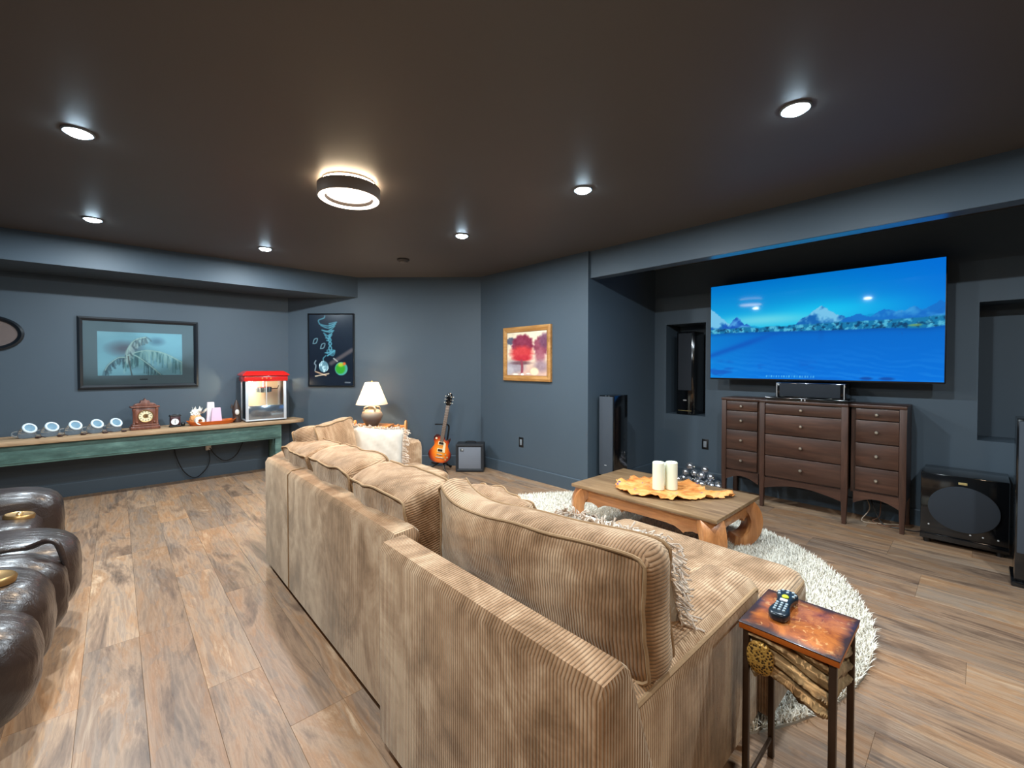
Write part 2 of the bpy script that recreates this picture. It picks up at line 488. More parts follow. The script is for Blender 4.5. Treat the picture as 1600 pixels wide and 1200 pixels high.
fin(L([(.179, -.101), (.172, -.106), (.148, -.106), (.143, -.098)], 48, caps=False), 'diffuser_ring', WE, fl)
fin(L([(.143, -.098), (.135, -.085), (.134, -.07)], 48, caps=False), 'inner_rim', FRG, fl)
fin(L([(.134, -.080), (.10, -.084), (.001, -.086)], 48, caps=False), 'diffuser_disc', WE3, fl)
area('led', fl, (0, 0, -.108), FLUSH_W, WARM, 0.165)
fill_fl = copy_tree(fl, (-0.45, -0.80, H), label='added unseen drum ceiling light behind the camera, warm fill for the sofa')  # assumed lamp, unseen; added to throw warm light on the sofa
for c in fill_fl.children:
    if c.type == 'LIGHT': c.data = c.data.copy(); c.data.energy = FLUSH_W*1.15
sd = root('smoke_detector', 'small round dark smoke detector on the ceiling', 'smoke detector', (2.29, 4.22, H))
DK = mat('dark_bronze_plastic', S(50, 44, 40), 0.5)
fin(L([(.065, 0), (.065, -.014), (.055, -.022), (.05, -.022)], 28, caps=True), 'base', DK, sd)
fin(L([(.048, -.022), (.044, -.036), (.03, -.042), (.001, -.043)], 28), 'cover', mat('smoke_grey_plastic', S(84, 76, 70), 0.5), sd)

# ------------------------------------------------------------------ sectional in corduroy
def corduroy():
    k = NT('tan_corduroy'); uv = k.t.nodes.new('ShaderNodeUVMap'); uv.uv_map = 'stripe'
    sx = k.t.nodes.new('ShaderNodeSeparateXYZ'); k.t.links.new(uv.outputs[0], sx.inputs[0])
    s = k.math('SINE', k.math('MULTIPLY', sx.outputs[0], PI/0.0095))
    h = k.math('POWER', k.math('ABSOLUTE', s), 0.6)
    v = k.coord('Object')
    nap = k.noise(k.coord('Object', (1, 1, .6)), 4.2, 5, 0.66, 1.0); fine = k.noise(v, 14, 3)
    f = k.math('ADD', k.math('MULTIPLY', nap, 0.75), k.math('MULTIPLY', fine, 0.25))
    c = k.ramp(f, [(0.38, S(124, 92, 64)), (0.48, S(158, 123, 92)), (0.6, S(194, 162, 130))])
    c2 = k.mix(k.math('MULTIPLY', k.math('SUBTRACT', 1.0, h), 0.75), c, S(96, 72, 48))
    k.t.links.new(c2, k.b.inputs['Base Color'])
    k.val('Roughness', 0.85); k.b.inputs['Specular IOR Level'].default_value = 0.15
    k.b.inputs['Sheen Weight'].default_value = 0.35; k.b.inputs['Sheen Roughness'].default_value = 0.45
    k.val('Sheen Tint', (0.95, 0.85, 0.68))
    k.bump(h, 0.75, 0.0035); return k.m
CORD = corduroy()
PIPE = mat('corduroy_piping', S(150, 120, 86), 0.85, var=0.25, vscale=90)
FOOT = mat('dark_sofa_foot', S(30, 24, 20), 0.5)

# long sofa
so = root('sofa', 'long tan corduroy sofa running to the far corner seat, back to the recliner', 'sofa', (1.32, 2.27, 0))
def W(bm, name, m, **k): return fin(bm, name, m, so, world=True, **k)
bm = bmesh.new(); prism(bm, [(.705, .045), (.705, .68), (.72, .705), (.80, .712), (.822, .69), (.90, .40), (.90, .045)], 1.395, 3.13, 'y', bev=.014)
W(bm, 'back_panel', CORD, stripe='body')
W(B(.88, 1.66, 1.41, 2.86, .05, .28, bev=.02), 'seat_base', CORD, stripe='body')
W(B(.90, 1.90, 2.84, 3.40, .05, .28, bev=.02), 'corner_base', CORD, stripe='body')
bm = bmesh.new(); prism(bm, [(.706, 3.12), (1.02, 3.61), (1.16, 3.61), (1.16, 3.40), (.86, 3.12)], .045, .70, 'z', bev=.02)
W(bm, 'corner_back', CORD, stripe='body')
bm = bmesh.new(); prism(bm, [(3.375, .05), (3.375, .57), (3.39, .615), (3.43, .635), (3.55, .635), (3.60, .61), (3.61, .56), (3.61, .05)], 1.14, 2.02, 'x', bev=.03, seg=3)
W(bm, 'end_back', CORD, stripe='body')
W(B(.88, 1.965, 2.855, 3.372, .275, .455, bev=.05, seg=4), 'seat_cushion', CORD, stripe='body')
W(B(.88, 1.72, 2.14, 2.85, .275, .455, bev=.045, seg=3), 'seat_cushion', CORD, stripe='body')
W(B(.88, 1.72, 1.42, 2.13, .275, .455, bev=.045, seg=3), 'seat_cushion', CORD, stripe='body')
W(T([(.703, 2.62, .05), (.703, 2.62, .69), (.725, 2.62, .709), (.80, 2.62, .714)], .0035, 6), 'seam', PIPE)
for a, b in ((.76, 1.46), (1.70, 1.46), (.80, 3.06), (1.84, 3.5)):
    W(B(a-.035, a+.035, b-.035, b+.035, 0, .055, bev=.006), 'foot', FOOT)

# chaise
ch = root('chaise', 'tan corduroy chaise section with a low side arm, nearest the camera', 'sofa', (1.38, .92, 0))
def W(bm, name, m, **k): return fin(bm, name, m, ch, world=True, **k)
bm = bmesh.new(); prism(bm, [(.645, .045), (.645, .68), (.66, .704), (.735, .71), (.757, .69), (.86, .40), (.90, .045)], .465, 1.375, 'y', bev=.016)
W(bm, 'back_panel', CORD, stripe='body')
W(B(.85, 1.72, .60, 1.37, .045, .28, bev=.02), 'seat_base', CORD, stripe='body')
W(B(1.69, 2.10, .485, 1.37, .045, .29, bev=.02), 'foot_end_base', CORD, stripe='body')
bm = bmesh.new(); prism(bm, [(.532, .045), (.532, .455), (.540, .500), (.565, .522), (.65, .535), (.72, .522), (.758, .488), (.77, .40), (.77, .045)], .86, 1.725, 'x', bev=.035, seg=4)
W(bm, 'side_arm', CORD, stripe='body')
bm = bmesh.new(); prism(bm, [(.85, .765), (1.735, .765), (1.735, .475), (2.06, .475), (2.12, .50), (2.145, .56), (2.15, 1.33), (2.12, 1.375), (2.06, 1.39), (.85, 1.39)], .275, .442, 'z', bev=.05, seg=4)
W(bm, 'seat_cushion', CORD, stripe='body')
pl = spline([(.88, .536, .503), (1.2, .536, .503), (1.62, .537, .502), (1.69, .542, .490), (1.722, .550, .44), (1.727, .555, .10)], 8)
W(T(pl, .007, 6), 'arm_piping', PIPE)
W(T(spline([(1.745, .482, .415), (2.0, .482, .415), (2.08, .49, .41), (2.12, .515, .39), (2.135, .53, .34), (2.12, .52, .29)], 8), .006, 6), 'seat_piping', PIPE)
for a, b in ((.74, .56), (2.02, .58), (.74, 1.3), (2.02, 1.3)):
    W(B(a-.03, a+.03, b-.03, b+.03, 0, .055, bev=.006), 'foot', FOOT)

def back_cushion(label, loc, Ln, Hn, Tn, lean, rz=0.0, seed=0.0, crown=.28, wr=.003, name='back_cushion', group=None, sag=0.0):
    r = root(name, label, 'cushion', loc, rot=(0, -lean, rz), group=group)
    # order: lean about local y then turn about z
    bm = bmesh.new(); cushion(bm, Ln, Hn, Tn, crown, seed, wr, round_e=sag); bm.transform(Matrix.Translation((0, 0, Hn/2)))
    fin(bm, 'cover', CORD, r, stripe='cushion', angle=50)
    for lp in cushion_loops(Ln, Hn, Tn, crown, seed, wr, sag):
        fin(T([p+Vector((0, 0, Hn/2)) for p in lp], .005, 6, closed=True), 'piping', PIPE, r)
    return r
GC = 'corduroy back cushions'
back_cushion('plump tan corduroy back cushion on the chaise, largest cushion', (.995, .975, .520), .90, .33, .150, .08, seed=2.6, crown=.55, group=GC, sag=.040)
back_cushion('tan corduroy back cushion of the long sofa, next to the chaise', (.975, 1.715, .46), .53, .365, .26, .25, seed=2.2, group=GC)
back_cushion('tan corduroy back cushion in the middle of the long sofa back', (.98, 2.285, .46), .57, .37, .26, .25, seed=3.1, group=GC)
back_cushion('tan corduroy back cushion at the far end of the long sofa back', (.975, 2.80, .46), .44, .36, .26, .26, seed=4.4, group=GC)
back_cushion('tan corduroy cushion set across the far corner of the long sofa', (1.14, 3.005, .462), .52, .44, .20, .26, rz=-.86, seed=5.3, group=GC)
back_cushion('tan corduroy cushion tucked in front of the big chaise cushion', (1.28, 1.44, .462), .40, .265, .15, .20, rz=-.06, seed=6.0, wr=.006, group=GC)

# ------------------------------------------------------------------ fringed throw pillows
CREAM = mat('cream_woven_cotton', S(184, 176, 164), 0.9, var=0.08, vscale=30, bump=0.25, bscale=220)
FRNG = mat('taupe_fringe_yarn', S(206, 190, 174), 0.9, var=0.35, vscale=60)
def throw_pillow(label, loc, size, thick, rot, seed):
    r = root('throw_pillow', label, 'pillow', loc, rot=rot, group='fringed throw pillows')
    bm = bmesh.new(); n = 16; g = {}
    for s in (-1, 1):
        for i in range(n+1):
            for j in range(n+1):
                u, v = -1+2*i/n, -1+2*j/n
                edge = max(abs(u), abs(v))
                key = (i, j) if edge == 1 else (i, j, s)
                if key in g: continue
                t = (max(0, (1-u**4)*(1-v**4)))**.55
                pin = 1-.06*(1-abs(u)**2)*(abs(v))-.06*(1-abs(v)**2)*abs(u)
                k = .008*wob(u*1.5, v*1.5, s, seed)*(edge < 1)
                g[key] = bm.verts.new((s*thick/2*t+k, u*size/2*pin, v*size/2*pin+size/2))
    K = lambda i, j, s: g[(i, j)] if max(abs(-1+2*i/n), abs(-1+2*j/n)) == 1 else g[(i, j, s)]
    for s in (-1, 1):
        for i in range(n):
            for j in range(n): bm.faces.new((K(i, j, s), K(i+1, j, s), K(i+1, j+1, s), K(i, j+1, s)))
    fin(bm, 'cover', CREAM, r, angle=80)
    bm = bmesh.new(); rr = random.Random(int(seed*10))
    for side in range(4):
        for i in range(84):
            u = -1+2*(i+.5)/84
            pin = 1-.06*(1-u*u)
            p = {0: (u, 1*pin), 1: (u, -1*pin), 2: (1*pin, u), 3: (-1*pin, u)}[side]
            d = {0: (0, 1), 1: (0, -1), 2: (1, 0), 3: (-1, 0)}[side]
            a = Vector((0, p[0]*size/2, p[1]*size/2+size/2)); ln = rr.uniform(.035, .055)*(.55 if side == 0 else 1.0)
            b = a+Vector((rr.uniform(-.015, .015), d[0]*ln*.5+rr.uniform(-.01, .01), d[1]*ln*.5+rr.uniform(-.01, .004)))
            c = b+Vector((rr.uniform(-.02, .02), d[0]*ln*.4+rr.uniform(-.014, .014), d[1]*ln*.4-rr.uniform(0, .022)))
            tube(bm, [a, b, c], [.0026, .0022, .0034], 5)
    fin(bm, 'fringe', FRNG, r, kind='stuff')
    return r
throw_pillow('cream fringed throw pillow leaning on the far sofa arm', (1.42, 3.03, .455), .39, .14, (-.14, -.30, -1.72), 1.3)
throw_pillow('cream fringed throw pillow half hidden in front of the chaise cushion', (1.27, .79, .450), .375, .14, (0, -.36, .04), 2.7)

# ------------------------------------------------------------------ shag rug
rug = root('shag_rug', 'round cream shag rug under the coffee table', 'rug', (2.40, 1.73, 0))
RB = mat('rug_backing', S(150, 140, 124), 0.95)
RP = mat('cream_shag_yarn', S(240, 234, 220), 0.85, var=0.10, vscale=9)
R0 = 1.42
fin(L([(R0, 0), (R0, .010), (R0-.03, .014), (.01, .014)], 72), 'backing', RB, rug)
def shag():
    g = np.random.RandomState(5); n = 150000
    r = R0*np.sqrt(g.uniform(0, 1, n)); a = g.uniform(0, 2*np.pi, n)
    bx, by = r*np.cos(a), r*np.sin(a)
    keep = ~((bx < -.75) & (by > -1.2))           # nobody sees the pile under the sofa seats
    bx, by = bx[keep], by[keep]; n = len(bx)
    th = g.uniform(0, 2*np.pi, n); ln = g.uniform(.026, .046, n); wd = g.uniform(.0012, .0024, n)
    lean = g.uniform(.15, .95, n)
    dx, dy = np.cos(th), np.sin(th); px, py = -dy*wd, dx*wd
    def lev(t, wk):
        ox = dx*ln*lean*t**1.6; oy = dy*ln*lean*t**1.6; z = .012+ln*(1-.45*lean)*t
        return (np.stack([bx+ox+px*wk, by+oy+py*wk, z], -1), np.stack([bx+ox-px*wk, by+oy-py*wk, z], -1))
    A, Bq = lev(0, 1); C, D = lev(.55, 1.1); E, _ = lev(1.0, 0)
    V = np.stack([A, Bq, C, D, E], 1).reshape(-1, 3)
    b = (np.arange(n)*5)[:, None]
    tri = np.concatenate([b+np.array([0, 1, 3]), b+np.array([0, 3, 2]), b+np.array([2, 3, 4])], 0)
    me = bpy.data.meshes.new('pile'); me.vertices.add(len(V)); me.vertices.foreach_set('co', V.astype(np.float32).ravel())
    me.loops.add(tri.size); me.loops.foreach_set('vertex_index', tri.astype(np.int32).ravel())
    me.polygons.add(len(tri)); me.polygons.foreach_set('loop_start', np.arange(len(tri), dtype=np.int32)*3)
    me.update(calc_edges=True); me.validate(); me.materials.append(RP)
    link('pile', me, rug, kind='stuff')
shag()

# ------------------------------------------------------------------ coffee table
def wood(name, c0, c1, c2, rough=0.4, axis='y', fine=1.0, coat=0.0, kind='Object'):
    k = NT(name)
    sc = {'x': (1.6, 14, 14), 'y': (14, 1.6, 14), 'z': (14, 14, 1.6)}[axis]
    v = k.coord(kind, tuple(s*fine for s in sc))
    f = k.noise(v, 1.0, 5, 0.6, 1.2); g = k.noise(k.coord(kind, tuple(s*fine*5 for s in sc)), 1.0, 4, 0.6)
    c = k.ramp(f, [(0.3, c0), (0.5, c1), (0.7, c2)])
    c = k.mix(k.math('MULTIPLY', k.math('SUBTRACT', 0.6, g), 1.2), c, tuple(t*.55 for t in c0))
    k.t.links.new(c, k.b.inputs['Base Color']); k.val('Roughness', rough)
    if coat: k.b.inputs['Coat Weight'].default_value = coat; k.b.inputs['Coat Roughness'].default_value = .15
    k.bump(g, 0.08, 0.002); return k.m
TEAK_TOP = wood('grey_brown_tabletop', S(112, 86, 60), S(140, 110, 78), S(162, 132, 98), .38, 'y')
TEAK = wood('honey_teak', S(150, 92, 48), S(182, 118, 68), S(204, 142, 88), .38, 'z', coat=.2)
TEAKY = wood('honey_teak_apron', S(150, 92, 48), S(182, 118, 68), S(204, 142, 88), .38, 'y', coat=.2)
ct = root('coffee_table', 'low wooden coffee table with bulging curled legs on the shag rug', 'table', (3.03, 1.635, 0))
hx, hy, zt = .37, .565, .365
fin(B(-hx, hx, -hy, hy, zt-.026, zt, bev=.006), 'tabletop', TEAK_TOP, ct)
fin(B(-hx+.022, hx-.022, -hy+.022, hy-.022, zt-.040, zt-.026, bev=.004), 'top_moulding', TEAK, ct)
def leg(sx, sy):
    """opium-style leg: leaves the corner, bulges out and curls back in to a scrolled foot"""
    path = spline([(0, .325), (.045, .275), (.068, .205), (.058, .13), (.018, .072), (-.035, .048), (-.080, .056)], 6)
    path = [(p.x, p.y) for p in path]
    bm = bmesh.new(); rings = []
    k = len(path)
    for i, (d, z) in enumerate(path):
        t = i/(k-1); wd = .074-.012*t; th = .046-.010*t
        a = path[min(i+1, k-1)]; b = path[max(i-1, 0)]
        td, tz = a[0]-b[0], a[1]-b[1]; l = math.hypot(td, tz); nd, nz = -tz/l, td/l
        ring = []
        for (p, q) in ((-1, -1), (1, -1), (1, 1), (-1, 1)):
            # p across the diagonal, q along the outward normal
            D = d+nd*q*th; Z = z+nz*q*th
            out = D*.7071; ac = p*wd*.7071
            X = (hx-.085)+out+ac*1.0; Y = (hy-.085)+out-ac*1.0
            ring.append(bm.verts.new((sx*X, sy*Y, max(Z, 0.022))))
        rings.append(ring)
    for A, C in zip(rings, rings[1:]):
        for j in range(4): bm.faces.new((A[j], A[(j+1) % 4], C[(j+1) % 4], C[j]))
    bm.faces.new(rings[0]); bm.faces.new(rings[-1])
    es = [e for e in bm.edges]
    bmesh.ops.recalc_face_normals(bm, faces=bm.faces[:])
    long_e = [e for e in bm.edges if len(e.link_faces) == 2 and e.calc_face_angle(0) > .6]
    bmesh.ops.bevel(bm, geom=long_e, offset=.008, segments=2, profile=.5, affect='EDGES', clamp_overlap=True)
    return fin(bm, 'leg', TEAK, ct, angle=40)
for sx in (-1, 1):
    for sy in (-1, 1): leg(sx, sy)
def apron(half, fixed, axis, nm):
    a = half-.050
    up = .325; lo = .235
    base = [(-a, up), (a, up)]
    right = [(a, .18), (a-.03, .215), (a-.07, .232), (a-.12, .238), (a-.165, .224), (a-.18, .212), (a-.20, .226), (a-.24, .243), (a-.30, .250)]
    if half < .5: right = [(p[0] if i < 3 else a-(a-p[0])*.72, p[1]) for i, p in enumerate(right)]
    pts = base+right+[(-p[0], p[1]) for p in reversed(right)]
    bm = bmesh.new(); prism(bm, pts, fixed-.016, fixed+.016, axis, bev=.005)
    if axis == 'x': pass
    fin(bm, nm, TEAKY, ct)
for s in (-1, 1):
    apron(hy, s*(hx-.055), 'x', 'apron'); apron(hx, s*(hy-.055), 'y', 'apron')

# autumn cloth and candles
def leaf_cloth():
    k = NT('orange_leaf_cloth'); v = k.coord('Object')
    f = k.noise(v, 9, 4, .6, .8); g = k.noise(k.coord('Object', loc=(3, 1, 0)), 14, 3)
    c = k.ramp(f, [(.3, S(176, 96, 36)), (.47, S(214, 138, 66)), (.62, S(228, 164, 96)), (.75, S(196, 112, 84))])
    c = k.mix(k.math('GREATER_THAN', g, .665), c, S(92, 66, 120))
    k.t.links.new(c, k.b.inputs['Base Color']); k.val('Roughness', .9); k.bump(k.noise(v, 60), .3, .004); return k.m
bm = bmesh.new(); rg = random.Random(4)
outline = spline([(2.90, 1.93, 0), (2.78, 1.86, 0), (2.70, 1.72, 0), (2.735, 1.60, 0), (2.78, 1.50, 0), (2.83, 1.42, 0), (2.92, 1.34, 0), (3.03, 1.27, 0), (3.12, 1.21, 0), (3.20, 1.18, 0), (3.26, 1.20, 0), (3.20, 1.30, 0), (3.22, 1.40, 0), (3.32, 1.48, 0), (3.30, 1.60, 0), (3.20, 1.72, 0), (3.22, 1.86, 0), (3.10, 1.93, 0), (3.0, 1.90, 0)], 6, closed=True)
cc = Vector((3.02, 1.60, 0)); nr = 12; rings = []
for r_ in range(1, nr+1):
    t = r_/nr; ring = []
    for i, p in enumerate(outline):
        q = cc+(p-cc)*t; e = 1+.025*math.sin(i*2.4)*(t > .8)
        q = cc+(q-cc)*e
        h = .006+.007*abs(math.sin(9*q.x+13*q.y))*t+.022*max(0, math.sin(i*.62+1))*(t**5)+.010*max(0, math.sin(i*1.7))*(t**3)+.004*math.sin(31*q.x-17*q.y)**2
        near = min((q-Vector((c0, c1, 0))).length for c0, c1 in ((2.985, 1.63), (3.06, 1.565), (3.14, 1.66)))
        if near < .075: h = min(h, .005)
        ring.append(bm.verts.new((q.x, q.y, .3655+h)))
    rings.append(ring)
c0 = bm.verts.new((cc.x, cc.y, .3705)); n = len(outline)
for i in range(n): bm.faces.new((c0, rings[0][i], rings[0][(i+1) % n]))
for A, C in zip(rings, rings[1:]):
    for i in range(n): bm.faces.new((A[i], C[i], C[(i+1) % n], A[(i+1) % n]))
cl = fin(bm, 'table_runner', leaf_cloth(), angle=80)
md = cl.modifiers.new('thick', 'SOLIDIFY'); md.thickness = .0025; md.offset = 0
tag(cl, 'crumpled orange autumn-leaf cloth under the candles on the coffee table', 'table cloth')
WAX = NT('pale_green_wax'); WAX.val('Base Color', S(226, 230, 208)); WAX.val('Roughness', .5)
WAX.b.inputs['Subsurface Weight'].default_value = .3; WAX.b.inputs['Subsurface Radius'].default_value = (.02, .02, .012); WAX = WAX.m
for i, (x, y, h, lb) in enumerate(((2.985, 1.63, .205, 'ivory pillar candle, left front one of three'), (3.06, 1.565, .205, 'ivory pillar candle, right front one of three'), (3.14, 1.66, .165, 'ivory pillar candle standing behind the other two'))):
    c = root('pillar_candle', lb, 'candle', (x, y, .3735), group='pillar candles on the coffee table')
    R_ = .043
    fin(L([(R_-.003, 0), (R_, .004), (R_, h-.005), (R_-.004, h), (R_-.010, h-.002), (R_-.018, h-.009), (.004, h-.012)], 32), 'wax', WAX, c)
    fin(T([(0, 0, h-.013), (.001, 0, h-.004), (.003, .001, h+.003)], .0012, 6), 'wick', FOOT, c)

# ------------------------------------------------------------------ leather recliner
def leather():
    k = NT('dark_brown_leather'); v = k.coord('Object')
    f = k.noise(v, 5, 3)
    k.t.links.new(k.mix(f, S(30, 22, 20), S(52, 38, 33)), k.b.inputs['Base Color'])
    k.val('Roughness', .30); k.b.inputs['Specular IOR Level'].default_value = .6
    k.b.inputs['Coat Weight'].default_value = .25; k.b.inputs['Coat Roughness'].default_value = .2
    cr = k.noise(k.coord('Object', (4, 26, 10)), 1.0, 3, .5, 1.2); pb = k.noise(v, 220, 2)
    k.bump(k.math('ADD', k.math('MULTIPLY', cr, .8), k.math('MULTIPLY', pb, .12)), .6, .014); return k.m
LEA = leather()
BRASS = mat('brushed_brass_cup', S(176, 140, 92), .35, metal=.9)
BLK = mat('black_plastic', S(16, 16, 18), .4)
rc = root('leather_recliner', 'dark brown leather reclining sofa cut by the left edge', 'recliner', (-.75, 2.85, 0))
def W(bm, name, m, **k): return fin(bm, name, m, rc, world=True, angle=60, **k)
W(B(-1.25, -.40, 1.72, 3.85, .05, .30, bev=.03), 'base', LEA)
bm = bmesh.new(); puff(bm, -1.15, -.235, 3.56, 3.85, .06, .60, p=5, n=16, wr=.006, seed=1); W(bm, 'arm', LEA)
bm = bmesh.new(); puff(bm, -1.15, -.30, 3.22, 3.60, .08, .50, p=8, n=12); W(bm, 'console', LEA)
bm = bmesh.new(); puff(bm, -.95, -.135, 2.80, 3.28, .10, .515, p=3.4, n=18, wr=.005, seed=2); W(bm, 'seat', LEA)
bm = bmesh.new(); puff(bm, -.90, -.165, 2.64, 2.90, .08, .50, p=3.2, n=16, wr=.007, seed=5); W(bm, 'footrest', LEA)
bm = bmesh.new(); puff(bm, -.95, -.19, 2.30, 2.74, .09, .515, p=3.4, n=18, wr=.006, seed=3); W(bm, 'seat', LEA)
bm = bmesh.new(); puff(bm, -.90, -.20, 2.06, 2.42, .07, .475, p=3.0, n=16, wr=.008, seed=7); W(bm, 'footrest', LEA)
bm = bmesh.new(); puff(bm, -1.15, -.27, 1.70, 2.04, .06, .58, p=4.5, n=16, wr=.008, seed=4); W(bm, 'arm', LEA)
for y0, y1, sd in ((2.74, 3.26, 8), (2.06, 2.72, 9)):
    bm = bmesh.new(); puff(bm, -1.35, -.98, y0, y1, .30, 1.02, p=3.4, n=14, wr=.015, seed=sd); W(bm, 'backrest', LEA)
W(T(spline([(-.60, 2.83, .50), (-.36, 2.83, .505), (-.29, 2.825, .50), (-.235, 2.80, .52), (-.20, 2.79, .50), (-.175, 2.79, .40)], 6), .012, 8), 'welt', LEA)
def control(x, y, z, ty):
    Mx = Matrix.Translation((x, y, z)) @ Matrix.Rotation(ty, 4, 'Y')
    c = W(L([(.058, -.02), (.060, 0), (.054, .008), (.050, .006), (.001, .006)], 28, M=Mx), 'control_plate', BRASS)
    for s_ in (-1, 1):
        bm = L([(.012, .005), (.012, .010), (.009, .013), (.001, .014)], 14, c=(0, s_*.018, 0)); bm.transform(Matrix.Translation((.75, -2.85, 0)) @ Mx); fin(bm, 'button', mat('bright_brass_button', S(226, 190, 130), .25, metal=.9), c)
control(-.385, 3.46, .502, .12); control(-.34, 2.46, .515, .1)

# ------------------------------------------------------------------ accent side table and remote
def copper_top():
    k = NT('burnished_copper_top'); v = k.coord('Object')
    a = k.noise(v, 9, 5, .65, 1.5); b = k.noise(v, 24, 4, .6, 2.0)
    c = k.ramp(a, [(.30, S(92, 42, 22)), (.45, S(158, 82, 36)), (.58, S(190, 110, 48)), (.7, S(150, 62, 34))])
    c = k.mix(k.math('MULTIPLY', k.math('GREATER_THAN', b, .60), .55), c, S(226, 170, 110))
    sp = k.t.nodes.new('ShaderNodeSeparateXYZ'); k.t.links.new(v, sp.inputs[0])
    ex = k.math('SUBTRACT', .132, k.math('ABSOLUTE', sp.outputs[0])); ey = k.math('SUBTRACT', .122, k.math('ABSOLUTE', sp.outputs[1]))
    e = k.math('ADD', k.math('MINIMUM', ex, ey), k.math('MULTIPLY', k.math('SUBTRACT', a, .5), .05))
    c = k.mix(k.ramp(k.math('MULTIPLY', e, 25.0), [(.15, (1, 1, 1)), (.75, (0, 0, 0))]), c, S(58, 42, 44))
    k.t.links.new(c, k.b.inputs['Base Color']); k.val('Roughness', .32); k.val('Metallic', .25)
    k.b.inputs['Coat Weight'].default_value = .4; k.b.inputs['Coat Roughness'].default_value = .12
    k.bump(b, .15, .004); return k.m
BRZ = mat('dark_bronze_bar', S(70, 54, 42), .4, metal=.6, var=.3)
CEDGE = mat('orange_copper_edge', S(186, 98, 30), .35, metal=.3, var=.15)
st = root('accent_side_table', 'small copper-topped side table with bronze drape, beside the chaise', 'table', (1.475, .355, 0))
zt = .55
fin(B(-.134, .134, -.122, .122, zt-.003, zt, bev=.002), 'table_top', copper_top(), st)
fin(B(-.132, .132, -.120, .120, zt-.020, zt-.003, bev=.002), 'top_edge', CEDGE, st)
for sx in (-1, 1):
    for sy in (-1, 1):
        fin(B(sx*.115-.0085, sx*.115+.0085, sy*.104-.0085, sy*.104+.0085, 0, zt-.02, bev=.002), 'leg', BRZ, st)
for sy in (-1, 1): fin(B(-.107, .107, sy*.104-.005, sy*.104+.005, .06, .072, bev=.002), 'stretcher', BRZ, st)
def bronze_sheet():
    k = NT('patinated_bronze_sheet'); v = k.coord('Object', (6, 6, 22))
    f = k.noise(v, 1.0, 4, .6, .8)
    c = k.ramp(f, [(.3, S(84, 66, 44)), (.44, S(140, 112, 76)), (.58, S(196, 168, 124)), (.72, S(170, 112, 52))])
    k.t.links.new(c, k.b.inputs['Base Color']); k.val('Roughness', .4); k.val('Metallic', .35)
    k.bump(k.noise(k.coord('Object'), 60, 3), .2, .004); return k.m
BSH = bronze_sheet()
def drape(fixed, axis, half, name):
    bm = bmesh.new(); nu, nv = 44, 26; g = []
    for j in range(nv+1):
        row = []
        for i in range(nu+1):
            u = -half+2*half*i/nu; t = i/nu
            low = .105+.055*t+.014*math.sin(9*t+1)+.008*math.sin(23*t)
            z = zt-.022-low*j/nv
            ph = (zt-z)*150-t*7+1.3*math.sin(5*t)
            off = .010*math.sin(ph)+.005*math.sin(ph*2.3+4*t)
            row.append(bm.verts.new((fixed+off, -u, z) if axis == 'x' else (u, fixed+off*.6, z)))
        g.append(row)
    for j in range(nv):
        for i in range(nu): bm.faces.new((g[j][i], g[j][i+1], g[j+1][i+1], g[j+1][i]))
    o = fin(bm, name, BSH, st, angle=80)
    m = o.modifiers.new('thick', 'SOLIDIFY'); m.thickness = .003; m.offset = 0
drape(-.112, 'x', .096, 'bronze_drape'); drape(.112, 'x', .096, 'bronze_drape')
drape(-.102, 'y', .105, 'bronze_side_drape')
def leopard():
    k = NT('pebbled_gold_spots'); vo = k.t.nodes.new('ShaderNodeTexVoronoi'); k.t.links.new(k.coord('Object'), vo.inputs['Vector']); vo.inputs['Scale'].default_value = 130
    k.t.links.new(k.ramp(vo.outputs['Distance'], [(.30, S(64, 46, 24)), (.50, S(190, 150, 74))]), k.b.inputs['Base Color'])
    k.val('Roughness', .4); k.val('Metallic', .4); k.bump(vo.outputs['Distance'], .8, .004); return k.m
bm = bmesh.new(); puff(bm, -.135, -.116, .030, .100, zt-.135, zt-.040, p=2.4, n=10); pb = fin(bm, 'pebbled_pod', leopard(), st)

rm = root('remote_control', 'black peanut-shaped remote control on the copper side table', 'remote', (1.50, .404, .55), rz=.09)
RD = mat('remote_black_plastic', S(22, 34, 44), .3)
out = spline([(-.088, 0, 0), (-.082, .020, 0), (-.055, .029, 0), (-.010, .0215, 0), (.030, .023, 0), (.066, .031, 0), (.086, .022, 0), (.092, 0, 0), (.086, -.022, 0), (.066, -.031, 0), (.030, -.023, 0), (-.010, -.0215, 0), (-.055, -.029, 0), (-.082, -.020, 0)], 4, closed=True)
bm = bmesh.new(); prism(bm, [(p.x, p.y*.95) for p in out], .001, .026, 'z', bev=.008, seg=3); fin(bm, 'body', RD, rm)
KEY = mat('remote_grey_key', S(150, 166, 174), .4); YEL = mat('remote_yellow_key', S(196, 206, 40), .4)
for x in (-.060, -.045, -.030, -.015):
    for y in (-.012, 0, .012): fin(L([(.0042, 0), (.0042, .0285), (.0032, .0295), (.0005, .0295)], 8, c=(x, y, 0)), 'button', KEY, rm)
for x, y in ((.076, -.014), (.080, 0), (.076, .014), (.062, -.022), (.062, .022), (.048, -.019), (.048, .019), (.066, 0)):
    fin(L([(.0042, 0), (.0042, .0285), (.0005, .0295)], 8, c=(x, y, 0)), 'button', KEY, rm)
fin(L([(.0095, 0), (.0095, .0285), (.007, .031), (.0005, .031)], 14, c=(.034, 0, 0)), 'round_button', YEL, rm, label='yellow round button')
fin(B(.002, .016, -.010, .010, .024, .029, bev=.001), 'wide_button', mat('remote_white_key', S(210, 216, 226), .4), rm)

